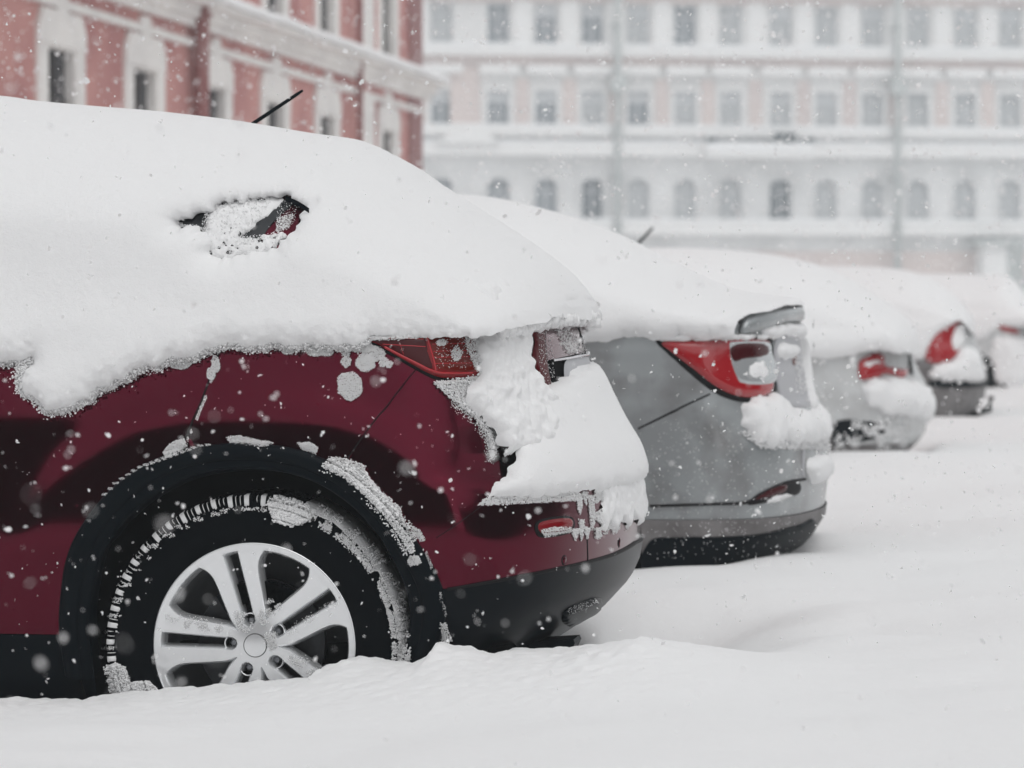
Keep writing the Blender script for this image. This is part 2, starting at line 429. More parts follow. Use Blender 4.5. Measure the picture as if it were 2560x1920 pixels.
# ------------------------------------------------------------------ wheel
def wheel(parent, X, Y, Z, Rt, rim_r, detail, spin, face=-1, tw=.225, tyre_m=None, name='wheel'):
    """wheel with its outer face turned to -Y (face=-1) or +Y"""
    w = empty(name, parent=parent, loc=(X, Y, Z))
    if face > 0: w.rotation_euler[2] = math.pi
    t = Acc(); rs = rim_r
    h = Rt - rs
    prof = [(rs - .002, .03), (rs + .002, .008), (rs + .012, -.002), (rs + h * .3, -.012), (rs + h * .55, -.014), (rs + h * .72, -.009),
            (Rt - .022, -.001), (Rt - .016, .003), (Rt - .008, .012), (Rt - .002, .028), (Rt, .06), (Rt, tw - .06), (Rt - .002, tw - .028), (Rt - .012, tw - .008), (Rt - .03, tw), (rs, tw - .01)]
    t.lathe(prof, 128 if detail else 40)
    if detail:
        nL = 54
        for k in range(nL):        # shoulder lugs with sipes
            for j, (da, wd) in enumerate(((0, .22), (.27, .22), (.54, .20))):
                a0 = (k + da) / nL * 2 * math.pi; a1 = a0 + wd / nL * 2 * math.pi
                V = []
                for a in (a0, a1):
                    for r_, y_ in ((Rt - .032, -.004), (Rt - .016, -.003), (Rt - .001, .010), (Rt + .004, .040), (Rt - .006, .045)):
                        V.append((r_ * math.cos(a), y_, r_ * math.sin(a)))
                t.add(V, [(i, i + 1, i + 6, i + 5) for i in range(4)] + [(0, 5, 9, 4), (0, 1, 2, 3, 4)[::-1], (5, 6, 7, 8, 9)])
        for yy in (.075, .112, .15):
            for k in range(90):
                a0 = k / 90 * 2 * math.pi; a1 = a0 + .6 / 90 * 2 * math.pi
                V = [(r_ * math.cos(a), yy + y_, r_ * math.sin(a)) for a in (a0, a1) for r_, y_ in ((Rt - .004, -.014), (Rt + .004, -.013), (Rt + .004, .013), (Rt - .004, .014))]
                t.add(V, [(0, 1, 5, 4), (1, 2, 6, 5), (2, 3, 7, 6), (0, 3, 2, 1), (4, 5, 6, 7)])
    t.build('tyre', tyre_m or M['rubber'], w, sharp=35)
    # rim
    k_ = rs / 945.0
    def face_y(x, y):
        r = np.hypot(x, y) / rs
        return .010 + .022 * np.maximum(1 - r, 0) ** 1.1 - .014 * np.exp(-(r / .22) ** 2) - .004 * sstep(.93, .97, r)
    if detail:
        outer = np.array([(rs * math.cos(a), rs * math.sin(a)) for a in np.linspace(0, 2 * math.pi, 161)[:-1]])
        holes = []
        def rot(p, a): return np.array(p) @ np.array([[math.cos(a), math.sin(a)], [-math.sin(a), math.cos(a)]])
        arm_o = [(322, 832), (292, 812), (262, 785), (236, 748), (216, 700), (200, 610), (188, 488), (172, 360), (160, 280)]
        for k in range(5):
            ang = spin + k * R(72) - R(90)
            # window to the left (counter-clockwise) of the pair: from this arm's left edge to the next arm's right edge
            a = rot([(-x, y) for x, y in arm_o], 0)
            b = rot([(x, y) for x, y in arm_o], R(72))
            g0 = math.atan2(a[0][1], a[0][0]); g1 = math.atan2(b[0][1], b[0][0])
            arc = [(893 * math.cos(g), 893 * math.sin(g)) for g in np.linspace(g0, g1, 14)][1:-1]
            mid = rot([(-118, 175), (-105, 165)], 0)
            tip_a = R(90 + 36)
            tip = [(205 * math.cos(tip_a), 205 * math.sin(tip_a))]
            lp = list(map(tuple, a[::-1])) + arc + list(map(tuple, b)) + tip
            lp = np.array(lp) * k_
            lp = smooth_poly(lp, .008, True)
            holes.append(rot(lp, ang))
            # slot between the two arms of a pair
            sl = [(-76, 885), (-25, 893), (25, 893), (76, 885), (74, 800), (68, 600), (63, 420), (60, 300), (66, 262), (62, 215), (38, 182), (0, 170), (-38, 182), (-62, 215), (-66, 262), (-60, 300), (-63, 420), (-68, 600), (-74, 800)]
            sl = np.array(sl) * k_
            sl = resample(sl, .008, True)
            holes.append(rot(sl, ang))
        def offs(lp, d):
            T = np.roll(lp, -1, 0) - np.roll(lp, 1, 0); N = np.stack([-T[:, 1], T[:, 0]], 1); N /= np.linalg.norm(N, axis=1)[:, None] + 1e-9
            q = lp + N * d
            if in_poly(q[:1] * .999 + lp.mean(0) * .001, lp)[0] == False: q = lp - N * d
            return q
        holes = [np.asarray(h_) for h_ in holes]
        v, f = fill2d(outer, holes, .012)
        rim = Acc()
        rim.add(np.stack([v[:, 0], face_y(v[:, 0], v[:, 1]), v[:, 1]], 1), f.tolist())
        for lp in holes:
            rows = []
            for d, dy in ((0, 0), (.0030, .0040), (.006, .020), (.008, .040)):
                q = offs(lp, d) if d else lp
                rows.append(np.stack([q[:, 0], face_y(lp[:, 0], lp[:, 1]) + dy, q[:, 1]], 1))
            n = len(lp)
            rim.add(np.concatenate(rows), [(r_ * n + i, r_ * n + (i + 1) % n, (r_ + 1) * n + (i + 1) % n, (r_ + 1) * n + i) for r_ in range(3) for i in range(n)])
        rim.lathe([(rs - .001, float(face_y(rs, 0))), (rs + .001, float(face_y(rs, 0)) - .0015), (rs + .003, float(face_y(rs, 0)) - .0005), (rs + .004, .02)], 160)
        rim.build('rim', M['alloy'], w, sharp=38)
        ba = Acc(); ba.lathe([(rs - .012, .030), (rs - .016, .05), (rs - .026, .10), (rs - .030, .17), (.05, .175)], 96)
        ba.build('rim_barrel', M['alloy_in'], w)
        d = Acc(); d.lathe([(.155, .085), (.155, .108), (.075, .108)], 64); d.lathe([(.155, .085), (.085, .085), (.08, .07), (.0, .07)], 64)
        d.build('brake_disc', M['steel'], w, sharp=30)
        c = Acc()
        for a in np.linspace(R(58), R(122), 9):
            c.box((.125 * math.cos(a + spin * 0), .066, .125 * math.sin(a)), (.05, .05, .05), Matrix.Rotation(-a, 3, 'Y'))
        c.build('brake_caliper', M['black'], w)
        # hub cap disc, ring, lug nuts
        hc = Acc(); y0 = float(face_y(0, 0))
        hc.lathe([(.0, y0 - .004), (.018, y0 - .0038), (.0265, y0 - .0025), (.0272, y0 + .002)], 48); hc.build('hub_cap', M['alloy'], w, sharp=60)
        hr = Acc(); hr.lathe([(.0272, y0 + .001), (.0276, y0 - .0010), (.0284, y0 - .0010), (.0288, y0 + .002)], 48); hr.build('hub_ring', M['maroon_dark'], w)
        for k in range(5):
            a = spin + k * R(72); cx, cz = .0592 * math.cos(a), .0592 * math.sin(a)
            q = Acc(); q.lathe([(.0175, .045), (.0175, .072), (0, .072)], 20); q.V = [x + np.array([cx, 0, cz]) for x in q.V]
            q.build('lug_recess', M['well'], w)
            q = Acc(); q.lathe([(.0195, .050), (.0195, .031), (.0175, .030), (.0165, .034)], 24); q.V = [x + np.array([cx, 0, cz]) for x in q.V]
            q.build('lug_seat', M['alloy'], w)
            q = Acc(); q.lathe([(0, .048), (.006, .048), (.0075, .050), (.0095, .052), (.0095, .072)], 6); q.V = [x + np.array([cx, 0, cz]) for x in q.V]
            q.build('lug_nut', M['alloy_in'], w, smooth=False)
    else:
        rim = Acc(); rim.lathe([(0, .03), (.05, .028), (.07, .04), (rs * .55, .035), (rs * .9, .03), (rs, .012), (rs + .006, .02)], 40)
        for k in range(7):
            a = k * 2 * math.pi / 7
            rim.box((rs * .5 * math.cos(a), .026, rs * .5 * math.sin(a)), (rs * .75, .016, .035), Matrix.Rotation(-a, 3, 'Y'))
        rim.build('rim', M['alloy'], w, sharp=40)
    return w

_nt = M['flake'].node_tree; _o = _nt.nodes['Material Output']; _nt.nodes.remove(_nt.nodes['Principled BSDF'])
_d = _nt.nodes.new('ShaderNodeBsdfDiffuse'); _t = _nt.nodes.new('ShaderNodeBsdfTranslucent'); _x = _nt.nodes.new('ShaderNodeMixShader')
_d.inputs[0].default_value = (.97, .97, .97, 1); _t.inputs[0].default_value = (.97, .97, .97, 1)
_nt.links.new(_d.outputs[0], _x.inputs[1]); _nt.links.new(_t.outputs[0], _x.inputs[2]); _nt.links.new(_x.outputs[0], _o.inputs['Surface'])
# ------------------------------------------------------------------ maroon SUV
Y0 = 7.84; XW = -1.84; ZW = .36
def off_suv(X, z):
    X = np.asarray(X, float); z = np.asarray(z, float)
    o = np.interp(z, [.2, .30, .42, .52, .60, .66, .72, .80, .895, .92, 1.02, 1.12, 1.2, 1.6, 1.9],
                     [.070, .040, .018, .008, .004, .0045, .009, .0165, .0275, .034, .062, .095, .13, .31, .49])
    r = np.hypot((X - XW) * .93, z - ZW)
    haunch = .017 * (1 - sstep(.555, .66, r)) * sstep(.5, .62, z) * sstep(XW - .75, XW - .45, X)
    return o - haunch
inset_suv = ([.18, .24, .30, .38, .45, .50, .55, .62, .70, .745, .765, .80, .90, 1.0, 1.10, 1.16, 1.22], [.42, .32, .22, .10, .035, .012, .004, 0, .006, .012, .065, .095, .125, .15, .172, .20, .27])
suv = Shell(Y0, 1.86, -1.03, .50, inset_suv, off_suv, L=2.2)
suv.make_bvh()
inset_sn = ([.18, .5, .55, .66, .72, .78, .85, .92, 1.0, 1.10, 1.16, 1.22], [.42, .012, .004, .0, .016, .045, .088, .125, .155, .182, .21, .28])
suvS = Shell(Y0, 1.86, -1.03, .50, inset_sn, off_suv, L=2.2)
L = suv.L
CAR = empty('car', 'dark maroon SUV buried under thick snow, nearest the camera, silver alloy wheel showing', 'car', 'snow-covered cars parked in a row', loc=(0, 0, 0))
SN = Acc()      # snow lying on the car

def XZ(pts, Y): return np.array([onY(x, y, Y) for x, y in pts])

# wheel arch opening, traced on the side plane
arch_in_px = [(213, 1705), (210, 1560), (225, 1460), (258, 1375), (320, 1288), (400, 1226), (480, 1190), (560, 1175), (640, 1172), (720, 1184), (800, 1214), (880, 1268), (948, 1342), (990, 1420), (1020, 1500), (1040, 1600), (1046, 1740)]
arch_out_px = [(150, 1690), (141, 1585), (146, 1500), (163, 1405), (200, 1325), (262, 1240), (330, 1183), (402, 1142), (480, 1120), (560, 1110), (640, 1110), (720, 1119), (800, 1143), (880, 1186), (950, 1244), (1012, 1312), (1062, 1385), (1098, 1455), (1122, 1530), (1134, 1620), (1136, 1740)]
a_in = smooth_poly(XZ(arch_in_px, Y0 - .02), .02); a_out = smooth_poly(XZ(arch_out_px, Y0 - .01), .02)
def X2s(X): return X - suv.XR + suv.Lc          # side: s<0
def sx(P):                                      # (X,z) -> (s,z), following the corner where s>0
    P = np.array(P, float); s = X2s(P[:, 0])
    tab = np.linspace(0, .9, 400); Xt = suv.S(tab, 0 * tab + .6)[:, 0]
    s = np.where(s > 0, np.interp(P[:, 0], Xt, tab), s)
    return np.c_[s, P[:, 1]]
mid_arch = (a_in.mean(0))
def near(z): return z
# panel layout on the lower shell in (s,z)
ZT = 1.125; ZB = .20; SF = -2.15       # SF: middle of the car
arch_sz = sx(smooth_poly(XZ([(x + (8 if x > 620 else -8) * 0, y) for x, y in arch_out_px], Y0), .02))
ai = sx(a_in)
arch_hole = np.r_[[(ai[0, 0] + .03, ZB - .01)], sx(a_in * 0 + a_in)[:], [(ai[-1, 0] - .0, ZB - .01)]]
# seams (photo pixels -> surface)
seam_door = suv.szs([(556, 862), (545, 890), (530, 930), (515, 972), (500, 1012), (480, 1055), (463, 1098), (440, 1150)])
seam_bump = suv.szs([(1060, 905), (1030, 935), (990, 985), (950, 1035), (915, 1080), (880, 1130), (855, 1170), (840, 1210)])
clad_line = suv.szs([(1118, 1473), (1200, 1459), (1300, 1440), (1400, 1420), (1467, 1405), (1530, 1387), (1575, 1365)])
cl_end = clad_line[-1]
def mir(a):  a = np.array(a, float); a[:, 0] = L - a[:, 0]; return a[::-1]
clad_full = np.r_[clad_line, [(L * .5, cl_end[1] + .003)], mir(clad_line)]
sill_z = suv.sz(60, 1586)[1]

def add_patch(name, loop, holes=(), mt='maroon', lift=0, sp=.03, parent=None, **kw):
    a = Acc(); suv.patch(a, loop, holes, sp=sp, lift=lift, **kw); o = a.build(name, M[mt], parent or CAR); return o
# quarter panel region: from the door seam back to the bumper seam; above the arch
def upto(line, z):  return np.r_[line, [(line[-1][0], z)]] if z is not None else line
sd_top = seam_door[0][0] + .012
def side_panels(fl):
    """fl: identity for the near side, mir for the far side"""
    up = ZT
    hole = ai
    # door: from car middle to door seam, then arch
    k = np.argmin(np.hypot(*(ai - seam_door[-1]).T))
    door = np.r_[[(SF, sill_z), (SF, up), (sd_top, up)], seam_door[:-1], [ai[k]], ai[:k][::-1], [(ai[0, 0], sill_z)]]
    door = door if True else door
    k2 = np.argmin(np.hypot(*(ai - seam_bump[-1]).T))
    quarter = np.r_[[(sd_top, up), (seam_bump[0][0] + .04, up)], seam_bump[:-1], [ai[k2]], ai[k:k2][::-1], seam_door[:-1][::-1]]
    add_patch('rear_door', resample(fl(door), .02, True))
    add_patch('quarter_panel', resample(fl(quarter), .02, True))
    sill = np.r_[[(SF, ZB), (SF, sill_z), (ai[0, 0], sill_z), (ai[0, 0] + .01, ZB)]]
    add_patch('sill', resample(fl(sill), .03, True), mt='black', lift=.004)
    return k, k2
ident = lambda a: np.array(a, float)
K1, K2 = side_panels(ident); side_panels(mir)
# arch lower right start of the bumper
zc0 = clad_line[0]
k3 = max(i for i in range(len(ai)) if i > K2 and ai[i][1] > zc0[1] + .004)
bump_n = np.r_[ai[K2:k3 + 1], [(ai[k3][0] + .01, zc0[1])]]
ztb = .755
sb0 = seam_bump[0]
bumper = np.r_[bump_n, clad_full, mir(bump_n), mir(seam_bump), [(L - sb0[0] - .09, sb0[1] + .01), (L - .43, ztb + .0), (.43, ztb + .0), (sb0[0] + .09, sb0[1] + .01)], seam_bump]
add_patch('rear_bumper', resample(bumper, .02, True), sp=.022)
gate = np.array([(.43, ztb), (L - .43, ztb), (L - sb0[0] - .09, sb0[1] + .01), (L - sb0[0] - .04, ZT), (sb0[0] + .04, ZT), (sb0[0] + .09, sb0[1] + .01)])
add_patch('tailgate', resample(gate, .02, True), sp=.025)
low = np.r_[[(ai[-1][0] + .0, ZB)], ai[k3 + 1:][::-1], [(ai[k3][0] + .012, zc0[1])], clad_full, mir(np.r_[[(ai[-1][0] + .0, ZB)], ai[k3 + 1:][::-1], [(ai[k3][0] + .012, zc0[1])]])]
add_patch('bumper_cladding', resample(low, .02, True), mt='clad', lift=.005, sp=.022)
# seams
sm = Acc()
for ln, w in ((seam_door, .0055), (seam_bump, .0035)):
    r_ = smooth_poly(ln, .01); suv.ribbon(sm, r_, w, .0012); suv.ribbon(sm, mir(r_), w, .0012)
r_ = resample(clad_full, .01); suv.ribbon(sm, r_, .0065, .0058)
sm_o = sm.build('panel_seam', M['maroon_dark'], CAR)
sm = Acc(); ln = suv.szs([(1468, 1346), (1469, 1404)]); suv.ribbon(sm, resample(ln, .01), .004, .0012); sm.build('bumper_seam_fold', M['maroon_dark'], CAR); sm = Acc()
ln = suv.szs([(1090, 1345), (1150, 1305), (1200, 1268), (1240, 1236)]); suv.ribbon(sm, smooth_poly(ln, .01), .0022, .0006)  # dark line painted for the bumper fold and its reflection edge, no joint
sm.build('bumper_seam_fold', M['maroon_dark'], CAR)

# upper body, glass
snow_top_px = [(-900, 262), (-600, 245), (-300, 240), (0, 243), (120, 257), (250, 269), (400, 281), (520, 294), (620, 307), (700, 320), (800, 337), (920, 355), (985, 384), (1050, 420), (1110, 462), (1200, 520), (1300, 585), (1380, 643), (1430, 688), (1460, 728), (1478, 764), (1486, 800)]
YC = suv.Yc
top = XZ(snow_top_px, YC + .1)[::-1]                       # rear -> front
top = np.r_[top, [(-4.05, 1.58), (-4.45, 1.36), (-4.75, 1.22), (-5.15, 1.15), (-5.42, 1.04), (-5.5, .86)]]
top = smooth_poly(top, .02)
# body outline a little inside the snow
btop_pts = [(-1.235, 1.12), (-1.33, 1.20), (-1.45, 1.32), (-1.68, 1.49), (-1.85, 1.555), (-2.2, 1.59), (-2.8, 1.62), (-3.4, 1.60), (-3.85, 1.47), (-4.3, 1.22), (-4.6, 1.09), (-5.1, 1.03), (-5.35, .93), (-5.42, .8)]
btop = smooth_poly(btop_pts, .03)
def hw_body(X, z): return suv.W / 2 - off_suv(X, z)
bb = resample(np.array([(-5.42, .8), (-4.9, 1.0), (-4.2, ZT), (-1.235, 1.12)]), .03)
ub = Acc(); inflate(ub, btop, bb, YC, hw_body, D=lambda z: np.interp(z,[1.12,1.3],[.2,.30]), n=2.6, sp=.05)
o = ub.build('cabin', M['maroon'], CAR); merge(o)
# front half of the lower body
def off_front(X, z): return off_suv(np.asarray(X) * 0 - 3.2, z)
front = Shell(Y0, 1.86, -1.09, .50, ([.18, .3, .5, .7, .9, 1.0, 1.1], [.3, .15, .02, 0, .03, .10, .35]), off_front, L=2.2, mirrorX=-3.27)
fh = np.array([(a, b) for a, b in ai]) ; fh[:, 0] = fh[:, 0] - fh[:, 0].mean() - .42
arcf = np.array([(-.42 + .42 * math.cos(a), .36 + .42 * math.sin(a)) for a in np.linspace(math.pi + .4, -.4, 30)])
SFf = -(.0) + (-(3.27 - 1.09) * 1 + .50)
sf0 = -1.70
FL = np.r_[[(sf0, ZB), (arcf[0][0], ZB)], arcf, [(arcf[-1][0], ZB), (2.2 - arcf[-1][0], ZB)], mir(arcf), [(2.2 - arcf[0][0], ZB), (2.2 - sf0, ZB), (2.2 - sf0, 1.12), (2.2 - .3, 1.05), (1.1, 1.0), (.3, 1.05), (sf0, 1.12)]]
fa = Acc(); front.patch(fa, resample(FL, .04, True), sp=.05); fa.build('front_body', M['maroon'], CAR)

# glass on the side (mostly under snow), dark window trim
def side_sheet(acc, px, lift, fn=hw_body, sp=.03, side=-1, T=0, lam=.02):
    P = XZ(px, Y0 + .12); v, f = fill2d(resample(P, sp, True), (), sp)
    gg = (1 - (1 - np.clip(dist_poly(v, btop, False) / .3, 0, 1)) ** 2.6) ** (1 / 2.6)
    y = YC + side * (fn(v[:, 0], v[:, 1]) * gg + lift)
    acc.add(np.stack([v[:, 0], y, v[:, 1]], 1), f.tolist())
wpx = [(-200, 470), (300, 478), (560, 492), (700, 494), (655, 555), (615, 640), (540, 700), (200, 745), (-200, 760)]
g = Acc(); side_sheet(g, wpx, .002)
g.build('side_window', M['glass'], CAR)
tr = Acc(); P_ = XZ(smooth_poly([(480, 478), (560, 484), (640, 490), (690, 487), (722, 500), (752, 518)][3:], 8), Y0 + .12)
for d0, d1 in ((0, .012),):
    y = YC - (hw_body(P_[:, 0], P_[:, 1]) + .006)
    a = np.stack([P_[:, 0], y, P_[:, 1] + d0], 1); b = np.stack([P_[:, 0], y - .002, P_[:, 1] - d1], 1)
    n = len(a); tr.add(np.r_[a, b], [(i, i + 1, n + i + 1, n + i) for i in range(n - 1)])
tr.build('window_trim', M['black'], CAR)

# arch trim: swept section between outer and inner edges
def arch_trim(fl_far=False):
    n = 90
    def rs_(a):
        d = np.r_[0, np.cumsum(np.hypot(*np.diff(a, axis=0).T))]; t = np.linspace(0, d[-1], n)
        return np.c_[np.interp(t, d, a[:, 0]), np.interp(t, d, a[:, 1])]
    A, B = rs_(a_out), rs_(a_in)
    rows = []
    for k, h_ in ((0, -.004), (.0, .012), (.10, .022), (.35, .026), (.60, .020), (.66, .012), (.92, .012), (1.0, .006), (1.02, -.02), (1.02, -.07)):
        P = A + (B - A) * k; S_ = sx(P); Q = suv.S(S_[:, 0], S_[:, 1]); Nn = suv.N(S_[:, 0], S_[:, 1])
        Q = Q + Nn * h_
        if fl_far: Q[:, 1] = 2 * YC - Q[:, 1]
        rows.append(Q)
    V = np.concatenate(rows); m = len(rows)
    ac = Acc(); ac.add(V, [(j * n + i, j * n + i + 1, (j + 1) * n + i + 1, (j + 1) * n + i) for j in range(m - 1) for i in range(n - 1)])
    ac.build('wheel_arch_trim', M['black'], CAR, sharp=50)
arch_trim(); arch_trim(True)
# wheel housings
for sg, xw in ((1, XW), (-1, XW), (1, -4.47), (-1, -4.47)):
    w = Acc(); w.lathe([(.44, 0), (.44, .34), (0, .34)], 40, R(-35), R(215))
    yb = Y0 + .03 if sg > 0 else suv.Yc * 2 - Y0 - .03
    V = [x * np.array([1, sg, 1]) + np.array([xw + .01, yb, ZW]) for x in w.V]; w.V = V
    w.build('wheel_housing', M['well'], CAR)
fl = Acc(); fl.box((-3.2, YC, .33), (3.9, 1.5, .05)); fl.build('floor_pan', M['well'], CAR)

# wheels
wheel(CAR, XW, Y0 + .045, ZW, .362, .2425, True, R(105))
wheel(CAR, XW, 2 * YC - Y0 - .045, ZW, .362, .2425, False, 0, face=1)
wheel(CAR, -4.47, Y0 + .045, ZW, .362, .2425, False, 0)
wheel(CAR, -4.47, 2 * YC - Y0 - .045, ZW, .362, .2425, False, 0, face=1)

# tail light
def lens_patch(sh, parent, px, name, mt, lift, T, lam=.012, sp=.012, sm_=6):
    lp = smooth_poly(px, sm_, True); lp = sh.szs(lp)
    a = Acc(); sh.patch(a, resample(lp, .008, True), sp=sp, lift=lift, T=T, lam=lam); return a.build(name, M[mt], parent), lp
tl_px = [(908, 846), (960, 838), (1080, 828), (1200, 826), (1260, 832), (1250, 900), (1215, 938), (1165, 946), (1110, 946), (1075, 936), (1030, 912), (985, 886), (945, 862)]
gas, _ = lens_patch(suv, CAR, [(x - 3 if x < 950 else x + 2, y + (9 if y > 850 else -4)) for x, y in tl_px], 'light_gasket', 'maroon_dark', .001, .003)
tl, _ = lens_patch(suv, CAR, tl_px, 'tail_light', 'red', .004, .012, .02)
lens_patch(suv, tl, [(925, 850), (985, 848), (1055, 846), (1066, 880), (1075, 925), (1030, 905), (985, 880)], 'inner_lens', 'red_dark', .0155, .0015, .006)
lens_patch(suv, tl, [(1074, 850), (1140, 846), (1190, 850), (1190, 925), (1100, 928), (1082, 905)], 'amber_lens', 'amber', .0155, .002, .006)
lr = Acc()
for pts, w in (([(1062, 838), (1070, 870), (1078, 900), (1084, 930)], .006), ([(925, 851), (1000, 851), (1055, 853)], .0025), ([(960, 866), (1060, 872)], .002), ([(1000, 862), (1010, 892)], .0015),
               ([(965, 872), (1020, 902), (1080, 932), (1120, 937), (1170, 936)], .004), ([(1075, 866), (1180, 862)], .002), ([(1078, 884), (1180, 880)], .002), ([(1080, 899), (1180, 896)], .002), ([(1082, 914), (1180, 912)], .002)):
    suv.ribbon(lr, suv.szs(smooth_poly(pts, 8)), w, .0178)
lr.build('lens_rib', M['red_line'], tl)

# reflector, sensors, lower trim, exhaust
lens_patch(suv, CAR, [(1343, 1303), (1425, 1291), (1428, 1330), (1350, 1343)], 'reflector_frame', 'maroon_dark', .001, .002, .004, .01, 4)
lens_patch(suv, CAR, [(1349, 1306), (1421, 1296), (1423, 1322), (1355, 1334)], 'rear_reflector', 'red', .003, .004, .006, .01, 4)
for cx, cy in ((1410, 1400), (1548, 1357)):
    s_, z_ = suv.sz(cx, cy); c = suv.S(np.array([s_]), np.array([z_]))[0]; n = suv.N(np.array([s_]), np.array([z_]))[0]
    for rr, h_, mt, nm in ((.0125, .0015, 'maroon_dark', 'sensor_ring'), (.0105, .003, 'maroon', 'parking_sensor')):
        q = Acc(); q.lathe([(0, -h_), (rr * .8, -h_), (rr, 0)], 24)
        rotm = Vector((0, -1, 0)).rotation_difference(Vector(n)).to_matrix()
        q.V = [x @ np.array(rotm).T + c for x in q.V]; q.build(nm, M[mt], CAR)
lens_patch(suv, CAR, [(1400, 1536), (1425, 1512), (1490, 1490), (1500, 1505), (1480, 1528), (1415, 1560)], 'lower_trim_strip', 'clad', .006, .010, .015, .012, 6)
ex = Acc()
ep = XZ([(1270, 1606), (1436, 1597), (1440, 1606), (1426, 1638), (1400, 1652), (1270, 1662)], 8.28); m_ = len(ep)
ex.add([(x_, y_, z_) for y_ in (8.26, 8.38) for x_, z_ in ep], [tuple(range(m_))[::-1], tuple(range(m_, 2 * m_))] + [(i, (i + 1) % m_, (i + 1) % m_ + m_, i + m_) for i in range(m_)])
ex.tube([(-1.9, 8.32, .33), (-1.3, 8.32, .33)], .03, 16)
ex.build('exhaust_pipe', M['black'], CAR, smooth=False)
vb = Acc(); vb.box((-1.42, 8.25, .30), (.34, .5, .07), Matrix.Rotation(R(-4), 3, 'Y')); vb.build('rear_undertray', M['well'], CAR)
# tailgate details: recess, chrome strip, plate, badge
lens_patch(suv, CAR, [(1362, 905), (1372, 900), (1508, 882), (1530, 960), (1545, 1010), (1430, 1030), (1385, 980)], 'plate_recess', 'well', .001, .0015, .005, .02, 10)
q = Acc(); suv.ribbon(q, suv.szs(resample([(1374, 903), (1440, 893), (1512, 883)], 6)), .0065, .012); suv.ribbon(q, suv.szs(resample([(1410, 922), (1490, 908)], 6)), .005, .008)
q.build('tailgate_strip', M['chrome'], CAR)
lens_patch(suv, CAR, [(1408, 905), (1486, 893), (1500, 985), (1425, 1000)], 'number_plate', 'plate', .006, .003, .004, .02, 6)
q = Acc(); suv.ribbon(q, suv.szs(smooth_poly([(1362, 812), (1362, 850), (1366, 900), (1374, 960)], 6)), .008, .002); q.build('tailgate_seam', M['maroon_dark'], CAR); q = Acc()
suv.ribbon(q, suv.szs(smooth_poly([(1448, 820), (1450, 850), (1438, 888)], 6)), .005, .002); q.build('tailgate_seam', M['maroon_dark'], CAR); q = Acc(); suv.ribbon(q, suv.szs(smooth_poly([(1455, 820), (1480, 860), (1496, 884)], 6)), .009, .002)
q.build('tailgate_seam', M['maroon_dark'], CAR)
lens_patch(suv, CAR, [(1476, 835), (1496, 833), (1503, 862), (1496, 880), (1486, 858)], 'tailgate_badge', 'chrome', .004, .004, .006, .008, 4)

lens_patch(suv, CAR, [(1328, 822), (1345, 812), (1360, 812), (1361, 850), (1365, 905), (1376, 970), (1360, 968), (1342, 930), (1330, 890), (1336, 855)], 'tailgate_light', 'red_gate', .001, .005, .01, .010, 5)
# antenna
ax, az = onY(622, 316, YC); bx, bz = onY(757, 226, YC)
an = Acc(); a0 = np.array((ax, YC, az)); a1 = np.array((bx, YC, bz)); d = a1 - a0
an.tube([tuple(a0 - d * .45), tuple(a0 + d * .25), tuple(a0 + d * .9), tuple(a0 + d)], [.0058, .0052, .0046, .0030], 12); an.build('antenna', M['black'], CAR)

# ------------------------------------------------------------------ snow on the SUV
edge_px = [(-700, 930), (-300, 915), (-100, 905), (0, 909), (29, 905), (58, 898), (61, 908), (43, 934), (33, 963), (38, 983), (52, 996), (64, 998), (84, 1012), (101, 1025), (121, 1032), (150, 1032), (174, 1018), (202, 1003), (226, 983), (246, 974), (278, 957), (304, 940), (333, 927), (370, 916), (405, 906), (463, 896), (506, 882), (552, 861), (587, 876), (646, 869), (696, 871), (771, 866), (845, 871), (895, 864), (912, 852), (1000, 848), (1100, 845), (1180, 842), (1225, 832), (1270, 815)]
e = XZ(edge_px, Y0 - .02)
e = resample(e, .006); e = rough(e, .006, 60, 3, False)
X0 = top[0][0]
bot = np.r_[[(-5.5, .86), (-5.3, .98), (-4.6, 1.05), (-3.9, 1.05)], e, resample([(e[-1][0] + .03, e[-1][1] + .005), (X0 - .03, top[0][1] + .012)], .01)]
bot = np.r_[bot, [tuple(top[0])]] if np.hypot(*(bot[-1] - top[0])) > .003 else bot
bot[0] = top[-1]; bot[-1] = top[0]
hole_px = [(436, 549), (455, 541), (500, 534), (517, 531), (524, 520), (540, 505), (575, 504), (612, 500), (640, 492), (690, 489), (720, 498), (750, 515), (742, 538), (735, 570), (720, 600), (690, 622), (640, 632), (590, 645), (545, 640), (530, 618), (518, 580), (490, 570), (455, 570), (438, 566)]
Ysn = Y0 + .20
hole = rough(resample(XZ(hole_px, Ysn), .005, True), .008, 60, 5)
def T_suv(X, z, db):
    T = .055 + .05 * sstep(1.15, 1.5, z)
    lam_ = .075 + .16 * sstep(-1.62, -1.35, X)
    k = np.clip(db / lam_, 0, 1)
    dx, dz_ = XZ([(838, 418)], Y0 + .2)[0]; dent = .022 * np.exp(-((X - dx) / .05) ** 2 - ((z - dz_) / .018) ** 2)
    return .006 + (T - dent) * np.sqrt(1 - (1 - k) ** 2)
inflate(SN, top, bot, YC, hw_body, D=lambda z: np.interp(z,[1.08,1.3,1.5],[.17,.30,.40]), n=2.2, holes=[hole], sp=.022, Tfun=T_suv, namp=.010, nsc=3.5, seed=11, fringe=e[(e[:, 0] > -2.6) & (e[:, 0] < XZ([(1180, 850)], Y0)[0][0])])

